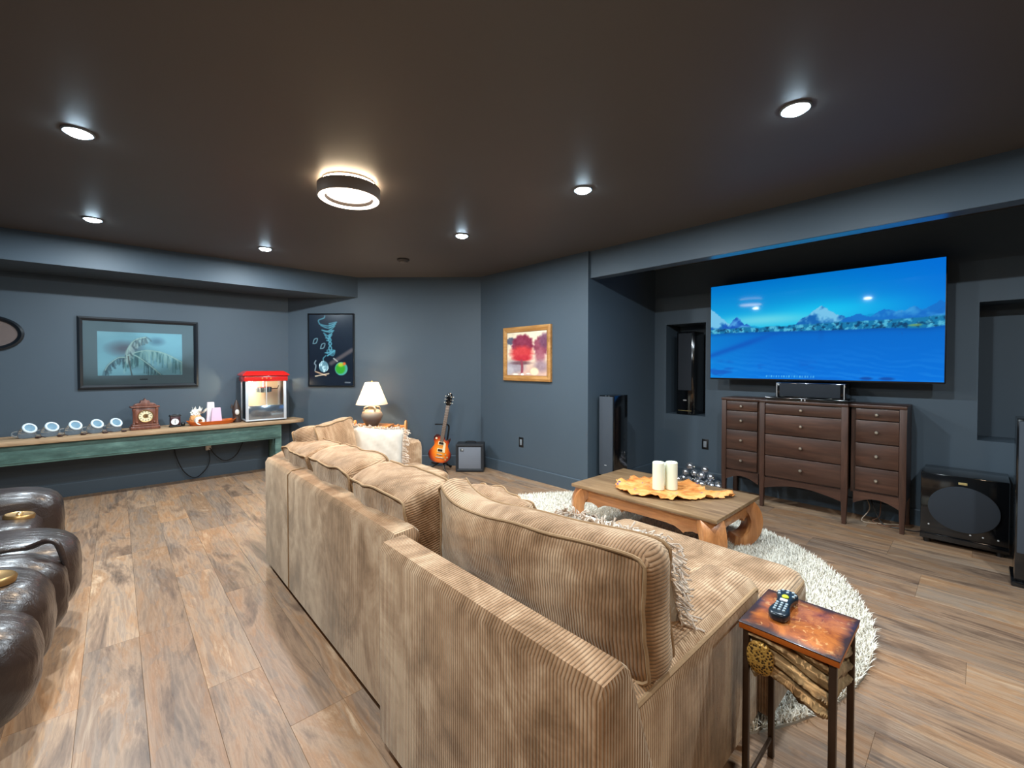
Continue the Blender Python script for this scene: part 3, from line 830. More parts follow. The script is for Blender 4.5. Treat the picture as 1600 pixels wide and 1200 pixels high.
# ------------------------------------------------------------------ television
PRINT = print_mat('glazed_print', .18); SCREEN = print_mat('lit_screen', .05, emit=TV_E, spec=.05)
def tv_image():
    c = Canvas(300, 150, 1.8); u, v = c.u, c.v
    top = np.array([0, 108, 190.]); hor = np.array([20, 186, 226.]); right = np.array([4, 100, 204.])
    t = np.clip((v-.5)/.5, 0, 1)[..., None]
    sky = hor*(1-t**.8)+top*t**.8
    rr = (np.clip((u-.55)/.45, 0, 1)*.7)[..., None]; c.c = sky*(1-rr)+right*rr
    g = np.exp(-((u-.3)/.28)**2-((v-.60)/.06)**2); c.put(g*.8, (120, 206, 218))
    g = np.exp(-((u-.6)/.25)**2-((v-.66)/.08)**2); c.put(g*.5, (20, 200, 236))
    n1 = c.fbm(5, 3, 1); n2 = c.fbm(14, 9, 2); n3 = c.fbm(30, 16, 4, 3)
    # low far hills
    hl = .545+.03*np.sin(u*9+1)+.012*n1; c.put((v < hl)*.55, (10, 128, 190))
    # main mountain
    pk = .70-np.abs(u-.552)*np.where(u < .552, 1.75, 1.55)*(1-.25*np.abs(u-.55)/.13)+.012*n3
    mk = (v < pk).astype(float); c.put(mk, (20, 96, 170))
    snow = mk*np.clip((n2+.25+(v-.56)*5)*1.5, 0, 1); c.put(snow*.75, (140, 212, 236))
    for cx, w, h in ((.145, .055, .66), (.085, .04, .60), (.20, .05, .585)):
        pk = h-np.abs(u-cx)*(.13/w)+.015*n3; mk = (v < pk).astype(float)
        c.put(mk, (24, 84, 176)); c.put(mk*np.clip(n2*1.6+.1, 0, 1)*.7, (96, 178, 228))
    for cx, w, h in ((.70, .12, .585), (.80, .10, .60), (.90, .09, .63), (.985, .09, .665)):
        pk = h-np.abs(u-cx)*(.10/w)+.02*n1+.008*n3; mk = (v < pk).astype(float)
        c.put(mk*.9, (22, 104, 188)); c.put(mk*np.clip(n2*1.3, 0, 1)*.6, (78, 170, 220))
    # village and shore
    sh = np.clip((.535+.01*n2-v)/.01, 0, 1); c.put(sh, (22, 112, 160))
    sp = sh*np.clip(c.fbm(60, 30, 8, 3)*2.2-.1, 0, 1); c.put(sp*.8, (90, 186, 214)); c.put(sh*np.clip(c.fbm(70, 40, 9, 3)*2-.2, 0, 1)*.8, (10, 52, 92))
    # water
    wl = .475+.012*np.sin(u*5+1)-.02*np.exp(-((u-.93)/.08)**2); wt = np.clip((wl-v)/.012, 0, 1)
    base = np.array([4, 108, 208.])*(1-v[..., None]*.2)+np.array([10, 40, 10.])*np.clip(.35-u, 0, 1)[..., None]*1.2
    mk = wt[..., None]; c.c = c.c*(1-mk)+base*mk
    c.put(wt*np.exp(-((v-wl)/.03)**2)*.55, (8, 70, 150))
    st_ = np.sin((v*1.0+u*.35)*120+4*n1); c.put(wt*np.clip((.34-v)/.3, 0, 1)*np.clip(st_+1.5*c.fbm(8, 20, 21), 0, 1)*.20, (60, 156, 232))
    bd = np.exp(-((v-(.24+.62*u))/.03)**2)*np.clip((.42-u)/.2, 0, 1); c.put(wt*bd*.6, (14, 70, 170))
    c.put(wt*np.clip(c.fbm(9, 14, 12, 3)*2-.6, 0, 1)*np.clip((.22-v)/.1, 0, 1)*np.clip(1.1-u*1.5, 0, 1)*.6, (20, 70, 170))
    c.put(wt*np.exp(-((u-.555)/.012)**2)*np.clip((v-.34)/.14, 0, 1)*.35, (10, 74, 160))
    for cx, w in ((.735, .03), (.81, .035)): c.blob(cx, .02+.0*cx, w, .018, (14, 66, 150), .5, .8)
    c.blob(.905, .47, .03, .012, (130, 170, 90), .5, .7)
    c.put((np.abs(v-.028) < .011)*((u > .30) & (u < .535))*np.clip(np.sin(u*520)+.5*np.sin(u*233)+.2, 0, 1)*.6, (110, 200, 236))
    return c.lin()
tv = root('television', 'large flat television showing a blue snowy fjord landscape', 'television', (4.60, 1.048, 1.15))
fin(B(4.545, 4.585, .184, 1.912, 1.160, 2.112, bev=.006), 'casing', BLK, tv, world=True)
fin(B(4.585, 4.63, .55, 1.55, 1.30, 1.85, bev=.01), 'rear_housing', BLK, tv, world=True)
fin(B(4.62, XT-.001, .90, 1.20, 1.50, 1.78, bev=.005), 'wall_bracket', BLK, tv, world=True)
print_panel('screen', (4.5435, 1.905, 1.174), (0, -1.714, 0), (0, 0, .932), 300, 150, tv_image(), SCREEN, tv)

# ------------------------------------------------------------------ dresser, speakers
DW = wood('espresso_wood', S(52, 32, 24), S(70, 44, 33), S(88, 57, 43), .38, 'y', fine=.8, coat=.15)
DWZ = wood('espresso_wood_upright', S(52, 32, 24), S(70, 44, 33), S(88, 57, 43), .38, 'z', fine=.8, coat=.15)
NICK = mat('satin_nickel', S(206, 198, 184), .3, metal=.9)
dr = root('dresser', 'dark brown breakfront dresser with twelve drawers under the television', 'dresser', (4.58, 1.06, 0))
def D(bm, name, m, p=None, **k): return fin(bm, name, m, p or dr, **k) if p else fin(bm, name, m, dr, world=True, **k)
ztop = .985
secs = ((1.385, 1.745, 4.44), (.735, 1.385, 4.385), (.385, .735, 4.44))
for i, (y0, y1, xf) in enumerate(secs):
    D(B(xf-.012, 4.775, y0-.004, y1+.004, ztop-.024, ztop, bev=.004), 'top', DW)
    D(B(xf+.026, 4.77, y0+.01, y1-.01, .262, ztop-.024), 'carcass', DWZ)
    # arched apron
    n = 12; pts = [(y0+.03, .262), (y1-.03, .262)]
    pts = [(y0+.03, .275), (y1-.03, .275)]+[(y1-.03-(y1-y0-.06)*t, .175+.055*math.sin(PI*t)) for t in [j/n for j in range(n+1)]]
    bm = bmesh.new(); prism(bm, pts, xf+.004, xf+.024, 'x'); D(bm, 'apron', DW)
    zs = [.955, .860, .675, .480, .285]
    for j in range(4):
        a, b = zs[j+1]+.004, zs[j]-.004
        dd = D(B(xf+.004, xf+.030, y0+.042, y1-.042, a, b, bev=.003), 'drawer', DW)
        ky, kz = (y0+y1)/2, (a+b)/2
        kb = L([(.004, 0), (.004, .010), (.011, .014), (.013, .020), (.009, .025), (.001, .026)], 14)
        kb.transform(Matrix.Translation((xf+.004-4.58, ky-1.06, kz)) @ Matrix.Rotation(-PI/2, 4, 'Y')); fin(kb, 'knob', NICK, dd)
    D(B(xf, xf+.022, y0+.03, y1-.03, .956, ztop-.024), 'top_rail', DW)
def dleg(y0, y1, xf):
    bm = bmesh.new(); yc = (y0+y1)/2
    prism(bm, [(y0, ztop-.024), (y1, ztop-.024), (y1, .26), (yc+(y1-yc)*.62, 0), (yc-(yc-y0)*.62, 0), (y0, .26)], xf, xf+.045, 'x', bev=.003)
    D(bm, 'leg', DWZ)
for y0, y1, xf in ((1.705, 1.748, 4.437), (1.345, 1.388, 4.380), (.732, .777, 4.380), (.382, .425, 4.437)): dleg(y0, y1, xf)
for y in (.405, 1.725): D(B(4.73, 4.77, y-.02, y+.02, 0, .27, bev=.003), 'rear_leg', DWZ)
for y0 in (.383, 1.735): D(B(4.46, 4.77, y0, y0+.012, .24, ztop-.024), 'side_panel', DWZ)
for i, pp in enumerate(([(4.70, .70, .26), (4.62, .62, .12), (4.55, .66, .012), (4.60, .52, .010), (4.66, .44, .010)],
                        [(4.72, .64, .26), (4.60, .60, .15), (4.58, .53, .012), (4.56, .42, .010), (4.62, .30, .010), (4.74, .25, .1)],
                        [(4.70, .56, .26), (4.66, .56, .06), (4.62, .60, .010), (4.55, .50, .010), (4.70, .36, .02)])):
    c = fin(T(spline(pp, 8), .004, 6), 'power_cable', mat('cable_%d' % i, (S(170, 150, 130), S(40, 38, 38), S(120, 84, 64))[i], .5))
    tag(c, ('pale loose cable hanging under the right end of the dresser', 'black cable running from under the dresser to the subwoofer', 'reddish cable lying on the floor under the dresser')[i], 'cable')

GLOSS = mat('piano_black', S(10, 11, 13), .12, coat=.5)
CLOTH = mat('dark_grille_cloth', S(58, 64, 72), .9, bump=.3, bscale=500)
CLOTH2 = mat('black_grille_cloth', S(36, 41, 48), .9, bump=.3, bscale=500)
LOGO = mat('silver_badge', S(200, 200, 200), .35, metal=.4)
AMBER = mat('gold_badge', S(196, 176, 120), .35, metal=.6)
# centre speaker on its shelf
cs = root('center_speaker', 'low black center speaker on the dresser below the television', 'speaker', (4.56, 1.03, ztop))
D2 = lambda bm, n, m, **k: fin(bm, n, m, cs, world=True, **k)
D2(B(4.39, 4.70, .735, 1.345, ztop+.001, ztop+.028, bev=.004), 'shelf_plinth', GLOSS)
D2(B(4.47, 4.68, .765, 1.285, ztop+.028, ztop+.160, bev=.008), 'cabinet', GLOSS)
D2(B(4.455, 4.472, .80, 1.25, ztop+.036, ztop+.152, bev=.006), 'grille', CLOTH2)
for y in (.775, 1.272): D2(T([(4.466, y, ztop+.03), (4.462, y, ztop+.09), (4.466, y, ztop+.155)], .004, 6), 'grille_post', LOGO)
for y in (1.035, 1.060): D2(B(4.387, 4.391, y-.004, y+.004, ztop+.006, ztop+.022), 'indicator', LOGO)

def tower(label, loc, w_, d_, h_):
    r = root('tower_speaker', label, 'speaker', loc, group='black tower speakers')
    fin(B(-d_/2+.01, d_/2, -w_/2, w_/2, .03, h_, bev=.006), 'cabinet', GLOSS, r)
    fin(B(-d_/2-.008, -d_/2+.011, -w_/2+.008, w_/2-.008, .20, h_-.012, bev=.006), 'grille', CLOTH, r)
    fin(B(-d_/2-.012, d_/2+.012, -w_/2-.014, w_/2+.014, 0, .03, bev=.008), 'plinth', GLOSS, r)
    fin(B(-d_/2-.0105, -d_/2-.0078, -.012, .012, .30, .306), 'badge', LOGO, r)
    fin(B(-d_/2+.0075, -d_/2+.0105, -.02, .02, .12, .128), 'badge', LOGO, r)
    return r
tower('black tower speaker with grey grille in the alcove corner behind the coffee table', (3.73, 2.535, 0), .175, .25, 1.0)
tower('black tower speaker with grey grille cut by the right edge', (4.02, -.235, 0), .185, .26, .985)
# niche speaker
ns = root('niche_speaker', 'slim black speaker standing in the wall niche left of the television', 'speaker', (4.93, 2.30, NZ0))
bm = bmesh.new(); prism(bm, [(-.13, -.085), (-.115, -.105), (.13, -.10), (.13, .10), (-.115, .105), (-.13, .085)], 0, .95, 'z', bev=.01); fin(bm, 'cabinet', GLOSS, ns)
fin(B(-.142, -.128, -.078, .078, .28, .93, bev=.006), 'grille', CLOTH2, ns)
fin(B(-.1335, -.130, -.018, .018, .16, .172), 'badge', LOGO, ns)
fin(B(-.1335, -.130, -.078, .078, .045, .049), 'trim_line', AMBER, ns)
# subwoofer
sw = root('subwoofer', 'glossy black cube subwoofer with oval grille, right of the dresser', 'speaker', (4.56, .082, 0))
fin(B(-.18, .19, -.218, .215, .035, .515, bev=.006), 'cabinet', GLOSS, sw)
for sx in (-.14, .15):
    for sy in (-.18, .18): fin(L([(.02, 0), (.022, .035)], 14, c=(sx, sy, 0)), 'foot', BLK, sw)
bm = bmesh.new(); prism(bm, [(math.cos(2*PI*i/40)*.178-.002, .285+math.sin(2*PI*i/40)*.160) for i in range(40)], -.196, -.181, 'x', bev=.005); fin(bm, 'grille', CLOTH2, sw)
fin(B(-.188, -.181, -.22, .217, .035, .075, bev=.003), 'lower_lip', GLOSS, sw)
fin(B(-.1835, -.180, -.022, .022, .458, .474, bev=.001), 'badge', AMBER, sw)
for y in (-.17, -.10, -.04, .17): fin(L([(.005, -.003), (.005, .002), (.001, .003)], 10, M=Matrix.Rotation(-PI/2, 4, 'Y'), c=(-.182, y, .115 if y < 0 else .14)), 'screw', LOGO, sw)
# silver baubles piled along the skirting
SIL = mat('mirror_silver', S(206, 208, 214), .24, metal=.9)
spots = [(4.66, 2.60, .04), (4.60, 2.50, .045), (4.63, 2.42, .05), (4.66, 2.36, .05), (4.60, 2.33, .045), (4.56, 2.25, .05), (4.66, 2.24, .05), (4.62, 2.16, .05),
         (4.55, 2.13, .045), (4.66, 2.09, .05), (4.60, 2.05, .05), (4.55, 1.99, .045), (4.66, 1.98, .05), (4.61, 1.93, .045), (4.56, 1.885, .05), (4.655, 1.865, .05), (4.60, 1.83, .04),
         (4.63, 2.385, .125), (4.62, 2.20, .128), (4.63, 2.105, .13), (4.615, 2.02, .122), (4.625, 1.925, .12), (4.63, 2.155, .20), (4.62, 1.985, .19), (4.62, 2.47, .12)]
bb = root('silver_bauble', 'shiny silver bauble in the heap on the floor left of the dresser', 'bauble', (0, 0, 0), group='silver baubles heaped by the wall')
bsp = bmesh.new(); bmesh.ops.create_uvsphere(bsp, u_segments=20, v_segments=12, radius=.042); fin(bsp, 'ball', SIL, bb, angle=180)
fin(L([(.009, .040), (.009, .050), (.006, .052), (.001, .052)], 10), 'cap', NICK, bb)
for i, (x, y, z) in enumerate(spots):
    z = max(z, .043)
    if i == 0: bb.location = (x, y, z); c = bb
    else: c = copy_tree(bb, (x, y, z))
    c.rotation_euler = (rnd.uniform(-2, 2), rnd.uniform(-2, 2), rnd.uniform(0, 6))
    s = rnd.uniform(.8, 1.02); c.scale = (s, s, s)
# outlets
PL = mat('black_wall_plate', S(14, 15, 17), .35); IN = mat('grey_switch_insert', S(120, 126, 132), .4)
for (p, n_, lb) in (((XP, 3.633, .404), (-1, 0), 'black wall outlet below the red tree painting'), ((XT, 2.057, .432), (-1, 0), 'black wall outlet between the niche and the dresser')):
    r = root('wall_outlet', lb, 'outlet', p, group='black wall outlets')
    fin(B(-.006, 0, -.036, .036, -.057, .057, bev=.003), 'plate', PL, r)
    fin(B(-.009, -.006, -.017, .017, -.034, .034, bev=.002), 'insert', IN, r)

# ------------------------------------------------------------------ pictures
FRB = mat('black_picture_frame', S(20, 26, 32), .35); MATB = mat('grey_mat_board', S(96, 108, 116), .6, spec=.6)
def thin_glass(name, tint=(1, 1, 1), r=.02, f0=.06):
    k = NT(name); k.t.nodes.remove(k.b)
    tr = k.t.nodes.new('ShaderNodeBsdfTransparent'); gl = k.t.nodes.new('ShaderNodeBsdfGlossy'); mx = k.t.nodes.new('ShaderNodeMixShader')
    tr.inputs[0].default_value = (*tint, 1); gl.inputs['Roughness'].default_value = r
    fr = k.t.nodes.new('ShaderNodeFresnel'); fr.inputs[0].default_value = 1.5
    k.t.links.new(fr.outputs[0], mx.inputs[0]); k.t.links.new(tr.outputs[0], mx.inputs[1]); k.t.links.new(gl.outputs[0], mx.inputs[2])
    k.t.links.new(mx.outputs[0], k.out.inputs[0]); return k.m
GLASS = thin_glass('clear_thin_glass', (.93, .97, .97))
def frame_bm(w_, h_, fw, depth, prof=.004):
    """picture frame in the local xz plane facing -y: four mitred bars, origin at the lower centre"""
    bm = bmesh.new()
    o = [(-w_/2, 0), (w_/2, 0), (w_/2, h_), (-w_/2, h_)]; i = [(-w_/2+fw, fw), (w_/2-fw, fw), (w_/2-fw, h_-fw), (-w_/2+fw, h_-fw)]
    mid = [(-w_/2+fw*.45, fw*.45), (w_/2-fw*.45, fw*.45), (w_/2-fw*.45, h_-fw*.45), (-w_/2+fw*.45, h_-fw*.45)]
    def ring(P, y): return [bm.verts.new((p[0], y, p[1])) for p in P]
    R_ = [ring(o, 0), ring(o, -depth*.8), ring(mid, -depth), ring(i, -depth*.55), ring(i, 0)]
    for A, C in zip(R_, R_[1:]):
        for j in range(4): bm.faces.new((A[j], A[(j+1) % 4], C[(j+1) % 4], C[j]))
    return bm
def facing(o, a): o.rotation_euler = (0, 0, a)
# palm picture
def palm_art():
    c = Canvas(170, 100, 2.0); u, v = c.u, c.v
    c.c[:] = (134, 174, 188); c.put(np.clip(.5+.5*c.fbm(2, 2, 3), 0, 1)*.5, (156, 198, 208))
    c.blob(.30, .62, .26, .22, (104, 96, 108), .8, .8); c.blob(.68, .80, .13, .13, (84, 104, 124), .8, .6); c.blob(.45, .35, .16, .3, (84, 102, 112), .9, .7)
    r = random.Random(2)
    def frond(pts, ln, dens, colA, colB, drop):
        P = spline([(p[0], p[1], 0) for p in pts], 10)
        for k in range(0, len(P), max(1, len(P)//dens)):
            p = P[k]
            for s in (-1, 1):
                dx = r.uniform(.01, .05)*s+.02; dy = -ln*r.uniform(.6, 1.1)*(1 if s < 0 else .75)
                c.stroke([(p.x, p.y), (p.x+dx*.6, p.y+dy*.4+(.02 if drop else 0)), (p.x+dx, p.y+dy)], .010, r.choice((colA, colB)), .5, .016)
        c.stroke(pts, .007, (176, 196, 190), .9, .010)
    frond([(.32, .42), (.45, .55), (.62, .58), (.80, .50), (1.0, .30)], .34, 34, (170, 198, 194), (92, 128, 132), 1)
    frond([(.30, .42), (.40, .48), (.55, .30), (.72, .02)], .26, 24, (130, 168, 170), (70, 92, 98), 1)
    frond([(.30, .42), (.22, .40), (.12, .25), (.08, .12)], .16, 14, (74, 88, 100), (90, 110, 118), 1)
    frond([(.32, .42), (.34, .62), (.42, .82), (.55, .90)], .18, 22, (186, 198, 194), (96, 108, 116), 0)
    c.stroke([(.34, .44), (.36, .2), (.38, .0)], .010, (92, 92, 92), .8, .012)
    return c.lin()
pp = root('framed_picture', 'wide black-framed palm frond print on the back wall above the long bench', 'picture', (.213, YB, 1.060))
fin(frame_bm(.98, .735, .040, .032), 'frame', FRB, pp, smooth=False)
fin(B(-.455, .455, -.012, -.004, .035, .70), 'mat_board', MATB, pp, smooth=False)
print_panel('print', (-.345, -.0135, .135), (.69, 0, 0), (0, 0, .455), 170, 100, palm_art(), PRINT, pp, world=False)
fin(B(-.020, .045, -.0145, -.012, .085, .097), 'plaque', FRB, pp, smooth=False)
fin(B(-.452, .452, -.0185, -.0170, .038, .697), 'glass_pane', GLASS, pp, smooth=False)
# oval mirror
ov = root('oval_mirror', 'oval dark-framed mirror on the back wall cut by the left edge', 'mirror', (-.85, YB, 1.595))
def ell(a, b, y, n=48): return [(a*math.cos(2*PI*i/n), y, b*math.sin(2*PI*i/n)) for i in range(n)]
bm = bmesh.new(); rr = [[bm.verts.new(p) for p in ell(*q)] for q in ((.225, .165, 0), (.225, .165, -.022), (.208, .150, -.034), (.185, .130, -.020), (.180, .126, -.006))]
for A, C in zip(rr, rr[1:]):
    for j in range(48): bm.faces.new((A[j], A[(j+1) % 48], C[(j+1) % 48], C[j]))
fin(bm, 'frame', FRB, ov)
bm = bmesh.new(); bm.faces.new([bm.verts.new(p) for p in ell(.186, .131, -.008)]); fin(bm, 'mirror_glass', mat('rosy_mirror', S(196, 176, 170), .12, metal=.75), ov)
# dark poster on the corner wall (abstract neon drawing)
dvec = Vector((XP-1.665, 4.39-YB, 0)).normalized(); nvec = Vector((dvec.y, -dvec.x, 0)); nvec = nvec if nvec.dot(Vector((-1, -1, 0))) > 0 else -nvec
CANG = math.atan2(dvec.y, dvec.x)
def corner_pt(s, off, z): p = Vector((1.665, YB, z))+dvec*s+nvec*off; return tuple(p)
def poster_art():
    c = Canvas(110, 170, .64); u, v = c.u, c.v
    c.c[:] = (22, 30, 42); c.put(np.clip(v-.35, 0, 1)*.55, (44, 66, 86)); c.put(np.clip(.12-v, 0, 1)*3*np.clip(.35-u, 0, 1)*2, (140, 110, 80))
    B_ = (84, 150, 168); r = random.Random(5)
    for k in range(8):
        y = .86-.03*k; w_ = .19-.022*k
        c.stroke([(.44-w_, y+r.uniform(-.02, .02)), (.44, y-.03+r.uniform(-.02, .02)), (.44+w_, y+.02+r.uniform(-.02, .02)), (.46, y+.01)], .0045, B_, .8, .008)
    c.stroke([(.24, .87), (.22, .92), (.34, .95), (.36, .98)], .005, B_, .8, .008)
    for s in (-1, 1): c.stroke([(.46+.02*s, .70), (.47-.03*s, .64), (.48+.03*s, .59), (.48-.03*s, .53), (.49, .47)], .005, B_, .9, .008)
    for k in range(5): c.stroke([(.36+r.uniform(0, .1), .46), (.45+r.uniform(-.05, .1), .50-.02*k), (.58, .49), (.42, .42)], .004, B_, .7, .007)
    c.stroke([(.38, .42), (.32, .38), (.33, .34)], .004, B_, .8, .007)
    c.blob(.33, .265, .115, .085, (112, 160, 176), .15, .8); c.put((np.hypot((u-.33)/.115, (v-.265)/.085) < .95)*np.clip(c.fbm(14, 12, 4)*2, 0, 1), (196, 226, 232))
    for x, y in ((.14, .62), (.31, .55)): c.stroke([(x-.05, y-.03), (x-.02, y+.03), (x+.05, y+.04), (x+.02, y-.02), (x-.05, y-.03)], .004, (120, 160, 170), .8, .006)
    c.stroke([(.13, .21), (.15, .28), (.12, .31), (.15, .35)], .005, (150, 168, 176), .8, .007)
    c.stroke([(.14, .195), (.38, .14)], .006, (196, 160, 130), .9, .006); c.stroke([(.14, .13), (.44, .165)], .006, (206, 186, 160), .9, .006)
    c.blob(.73, .235, .15, .098, (70, 150, 140), .08); c.blob(.71, .235, .125, .082, (52, 150, 44), .25); c.blob(.72, .29, .09, .04, (190, 190, 50), .6, .8); c.blob(.80, .305, .05, .03, (214, 96, 40), .6, .9)
    c.stroke([(.56, .38), (.64, .34)], .006, (196, 206, 200), .8, .006)
    c.stroke([(.50, .31), (.98, .50)], .012, (150, 130, 124), .45, .03)
    c.stroke([(.82, .04), (.93, .038)], .006, (130, 140, 150), .7, .006)
    return c.lin()
po = root('framed_poster', 'tall black-framed dark poster with glowing blue scribbles above the popcorn machine', 'poster', corner_pt(.567, 0, 1.028), rz=CANG)
fin(frame_bm(.60, .945, .016, .034), 'frame', FRB, po, smooth=False)
print_panel('print', (-.286, -.016, .014), (.572, 0, 0), (0, 0, .917), 110, 170, poster_art(), PRINT, po, world=False)
# red tree painting
def tree_art():
    c = Canvas(130, 130, 1.0); u, v = c.u, c.v
    c.c[:] = (238, 220, 190); c.put(np.clip((.45-v)/.3, 0, 1), (214, 176, 158))
    c.blob(.10, .80, .13, .10, (96, 96, 112), .3, 1, .06); c.blob(.2, .2, .35, .2, (168, 156, 162), .5)
    c.blob(.40, .70, .30, .26, (136, 52, 74), .2, 1, .05); c.blob(.38, .52, .36, .20, (206, 64, 66), .45, 1, .04); c.blob(.40, .40, .32, .10, (196, 52, 62), .5)
    c.blob(.37, .29, .34, .06, (112, 76, 82), .6, .9, .05)
    c.stroke([(.38, .34), (.40, .2), (.39, .04)], .02, (150, 70, 84), .9, .02)
    c.blob(.86, .66, .20, .24, (142, 72, 88), .25, 1, .06); c.blob(.95, .78, .16, .20, (112, 70, 92), .4, .9, .05); c.blob(.84, .44, .16, .2, (160, 92, 104), .5, .9)
    c.blob(.86, .22, .22, .18, (150, 124, 132), .6, .9); c.blob(.70, .10, .12, .10, (246, 226, 180), .4)
    c.blob(.06, .12, .14, .14, (190, 182, 186), .5); c.blob(.22, .03, .10, .03, (250, 244, 226), .6); c.blob(.40, .03, .05, .04, (255, 250, 236), .5); c.blob(.55, .05, .07, .02, (250, 240, 220), .6)
    c.c += c.fbm(12, 12, 3)[..., None]*9
    return lin(np.clip(c.c, 0, 255))
OAK = wood('gold_oak_frame', S(156, 104, 52), S(186, 132, 72), S(206, 156, 96), .35, 'x', coat=.3)
pt = root('framed_painting', 'square painting of red trees in a wide golden frame on the slate wall', 'picture', (XP, 3.536, 1.122), rz=-PI/2)
fin(frame_bm(.772, .626, .062, .036), 'frame', OAK, pt, smooth=False)
print_panel('canvas', (-.326, -.016, .060), (.652, 0, 0), (0, 0, .506), 130, 130, tree_art(), PRINT, pt, world=False)
fin(frame_bm(.66, .514, .010, .022), 'liner', mat('dark_gold_liner', S(120, 84, 50), .4), pt, smooth=False, loc=(0, 0, .056))

# ------------------------------------------------------------------ long bench
BTOP = wood('pale_plank_top', S(140, 110, 82), S(170, 138, 104), S(190, 160, 126), .6, 'x')
def green_paint():
    k = NT('worn_green_paint'); v = k.coord('Object', (2, 2, 7)); f = k.noise(v, 2.2, 5, .65); g = k.noise(k.coord('Object', (3, 3, 20)), 3, 4)
    c = k.ramp(f, [(.3, S(52, 74, 68)), (.5, S(70, 98, 90)), (.66, S(92, 122, 112))])
    c = k.mix(k.math('MULTIPLY', k.math('GREATER_THAN', g, .68), .5), c, S(120, 124, 108))
    k.t.links.new(c, k.b.inputs['Base Color']); k.val('Roughness', .65); return k.m
GRN = green_paint()
be = root('long_bench_table', 'very long narrow table with plank top and worn green apron along the back wall', 'table', (.2, 5.9, 0))
D3 = lambda bm, n, m, **k: fin(bm, n, m, be, world=True, **k)
bm = bmesh.new(); prism(bm, [(-1.7, 5.715), (1.60, 5.715), (1.70, 5.735), (1.745, 5.78), (1.70, 6.03), (-1.7, 6.03)], .592, .635, 'z', bev=.008); D3(bm, 'plank_top', BTOP)
D3(B(-1.7, 1.58, 6.035, 6.10, .594, .640, bev=.006), 'back_plank', BTOP)
D3(B(-1.6, 1.47, 5.745, 5.775, .418, .592, bev=.004), 'apron', GRN); D3(B(-1.6, 1.47, 5.741, 5.747, .440, .446), 'apron_bead', GRN)
D3(B(-1.6, 1.47, 6.06, 6.085, .418, .592, bev=.004), 'apron', GRN)
D3(B(1.445, 1.47, 5.775, 6.06, .418, .592, bev=.004), 'end_apron', GRN); D3(B(-1.6, -1.575, 5.775, 6.06, .418, .592, bev=.004), 'end_apron', GRN)
for x in (1.41, -1.6):
    for y in (5.749, 6.012): D3(B(x, x+.07, y, y+.07, 0, .592, bev=.006), 'leg', GRN)
BZ = .636
# candy jars and scoops
JG = NT('jar_glass'); JG.val('Base Color', (.86, .92, .96)); JG.val('Roughness', .04); JG.b.inputs['Transmission Weight'].default_value = .92; JG.b.inputs['IOR'].default_value = 1.3; JG = JG.m
LIDM = mat('white_lid_ring', S(206, 220, 228), .35); LIDD = mat('blue_grey_lid', S(110, 142, 160), .3)
DKM = mat('tarnished_scoop', S(64, 46, 44), .4, metal=.5)
tilt = Matrix.Rotation(.62, 4, 'X') @ Matrix.Rotation(0, 4, 'Z')
tilt = Matrix.Rotation(1.0, 4, 'X')
def jar(label, x, y):
    r = root('candy_jar', label, 'jar', (x, y, BZ), rz=.55, group='glass candy jars')
    bm = bmesh.new()
    lathe(bm, [(.040, 0), (.052, .004), (.060, .022), (.061, .045), (.052, .072), (.038, .092), (.030, .096)], 14)
    fin(bm, 'glass_base', JG, r, angle=10)
    Mx = Matrix.Translation((0, -.022, .082)) @ tilt
    fin(L([(.040, -.020), (.040, .0), (.041, .014), (.036, .014)], 28, M=Mx, caps=False), 'neck', JG, r)
    fin(L([(.038, .012), (.050, .012), (.051, .020), (.047, .025), (.036, .024), (.034, .016)], 32, M=Mx, caps=False), 'lid_ring', LIDM, r)
    fin(L([(.037, .014), (.032, .018), (.001, .020)], 32, M=Mx), 'lid', LIDD, r)
    fin(T(spline([(-.055, .02, .065), (-.082, .025, .06), (-.088, .025, .035), (-.058, .02, .015)], 5), .006, 8), 'handle', JG, r)
    return r
names = ['leftmost glass candy jar on the long table', 'second candy jar from the left, white ring lid', 'middle one of the five glass candy jars', 'fourth candy jar from the left on the long table', 'glass candy jar nearest the mantel clock']
xs = [-.60, -.46, -.305, -.155, -.017]
for i, x in enumerate(xs):
    jar(names[i], x, 5.90)
    s = root('candy_scoop', 'small dark metal scoop lying in front of the ' + ['leftmost candy jar', 'second candy jar from the left', 'middle candy jar', 'fourth candy jar from the left', 'candy jar nearest the clock'][i], 'scoop', (x+.075, 5.80, BZ), rz=-.5+.2*i, group='small metal scoops')
    bm = bmesh.new(); puff(bm, -.022, .022, -.013, .013, 0, .018, p=2.4, n=8); fin(bm, 'bowl', DKM, s)
    fin(T([(.018, 0, .012), (.036, 0, .014), (.055, .004, .008)], .004, 6), 'handle', DKM, s)
# mantel clock
CW = wood('reddish_clock_wood', S(82, 44, 32), S(110, 62, 46), S(134, 82, 62), .4, 'z', fine=2, coat=.2)
mc = root('mantel_clock', 'carved reddish-brown wooden mantel clock with cream dial', 'clock', (.222, 5.91, BZ), rz=.10)
fin(B(-.118, .118, -.06, .06, 0, .035, bev=.006), 'plinth', CW, mc); fin(B(-.108, .108, -.054, .054, .035, .055, bev=.006), 'base_moulding', CW, mc)
fin(B(-.092, .092, -.045, .045, .055, .225, bev=.004), 'case', CW, mc)
for s in (-1, 1):
    fin(L([(.010, .055), (.014, .062), (.010, .075), (.011, .19), (.015, .205), (.012, .222)], 12, c=(s*.092, -.044, 0)), 'column', CW, mc)
    fin(L([(.014, 0), (.008, .012), (.001, .016)], 10, M=Matrix.Rotation(PI/2, 4, 'X'), c=(s*.07, -.045, .075)), 'rosette', CW, mc)
fin(B(-.116, .116, -.06, .06, .225, .243, bev=.005), 'cornice', CW, mc)
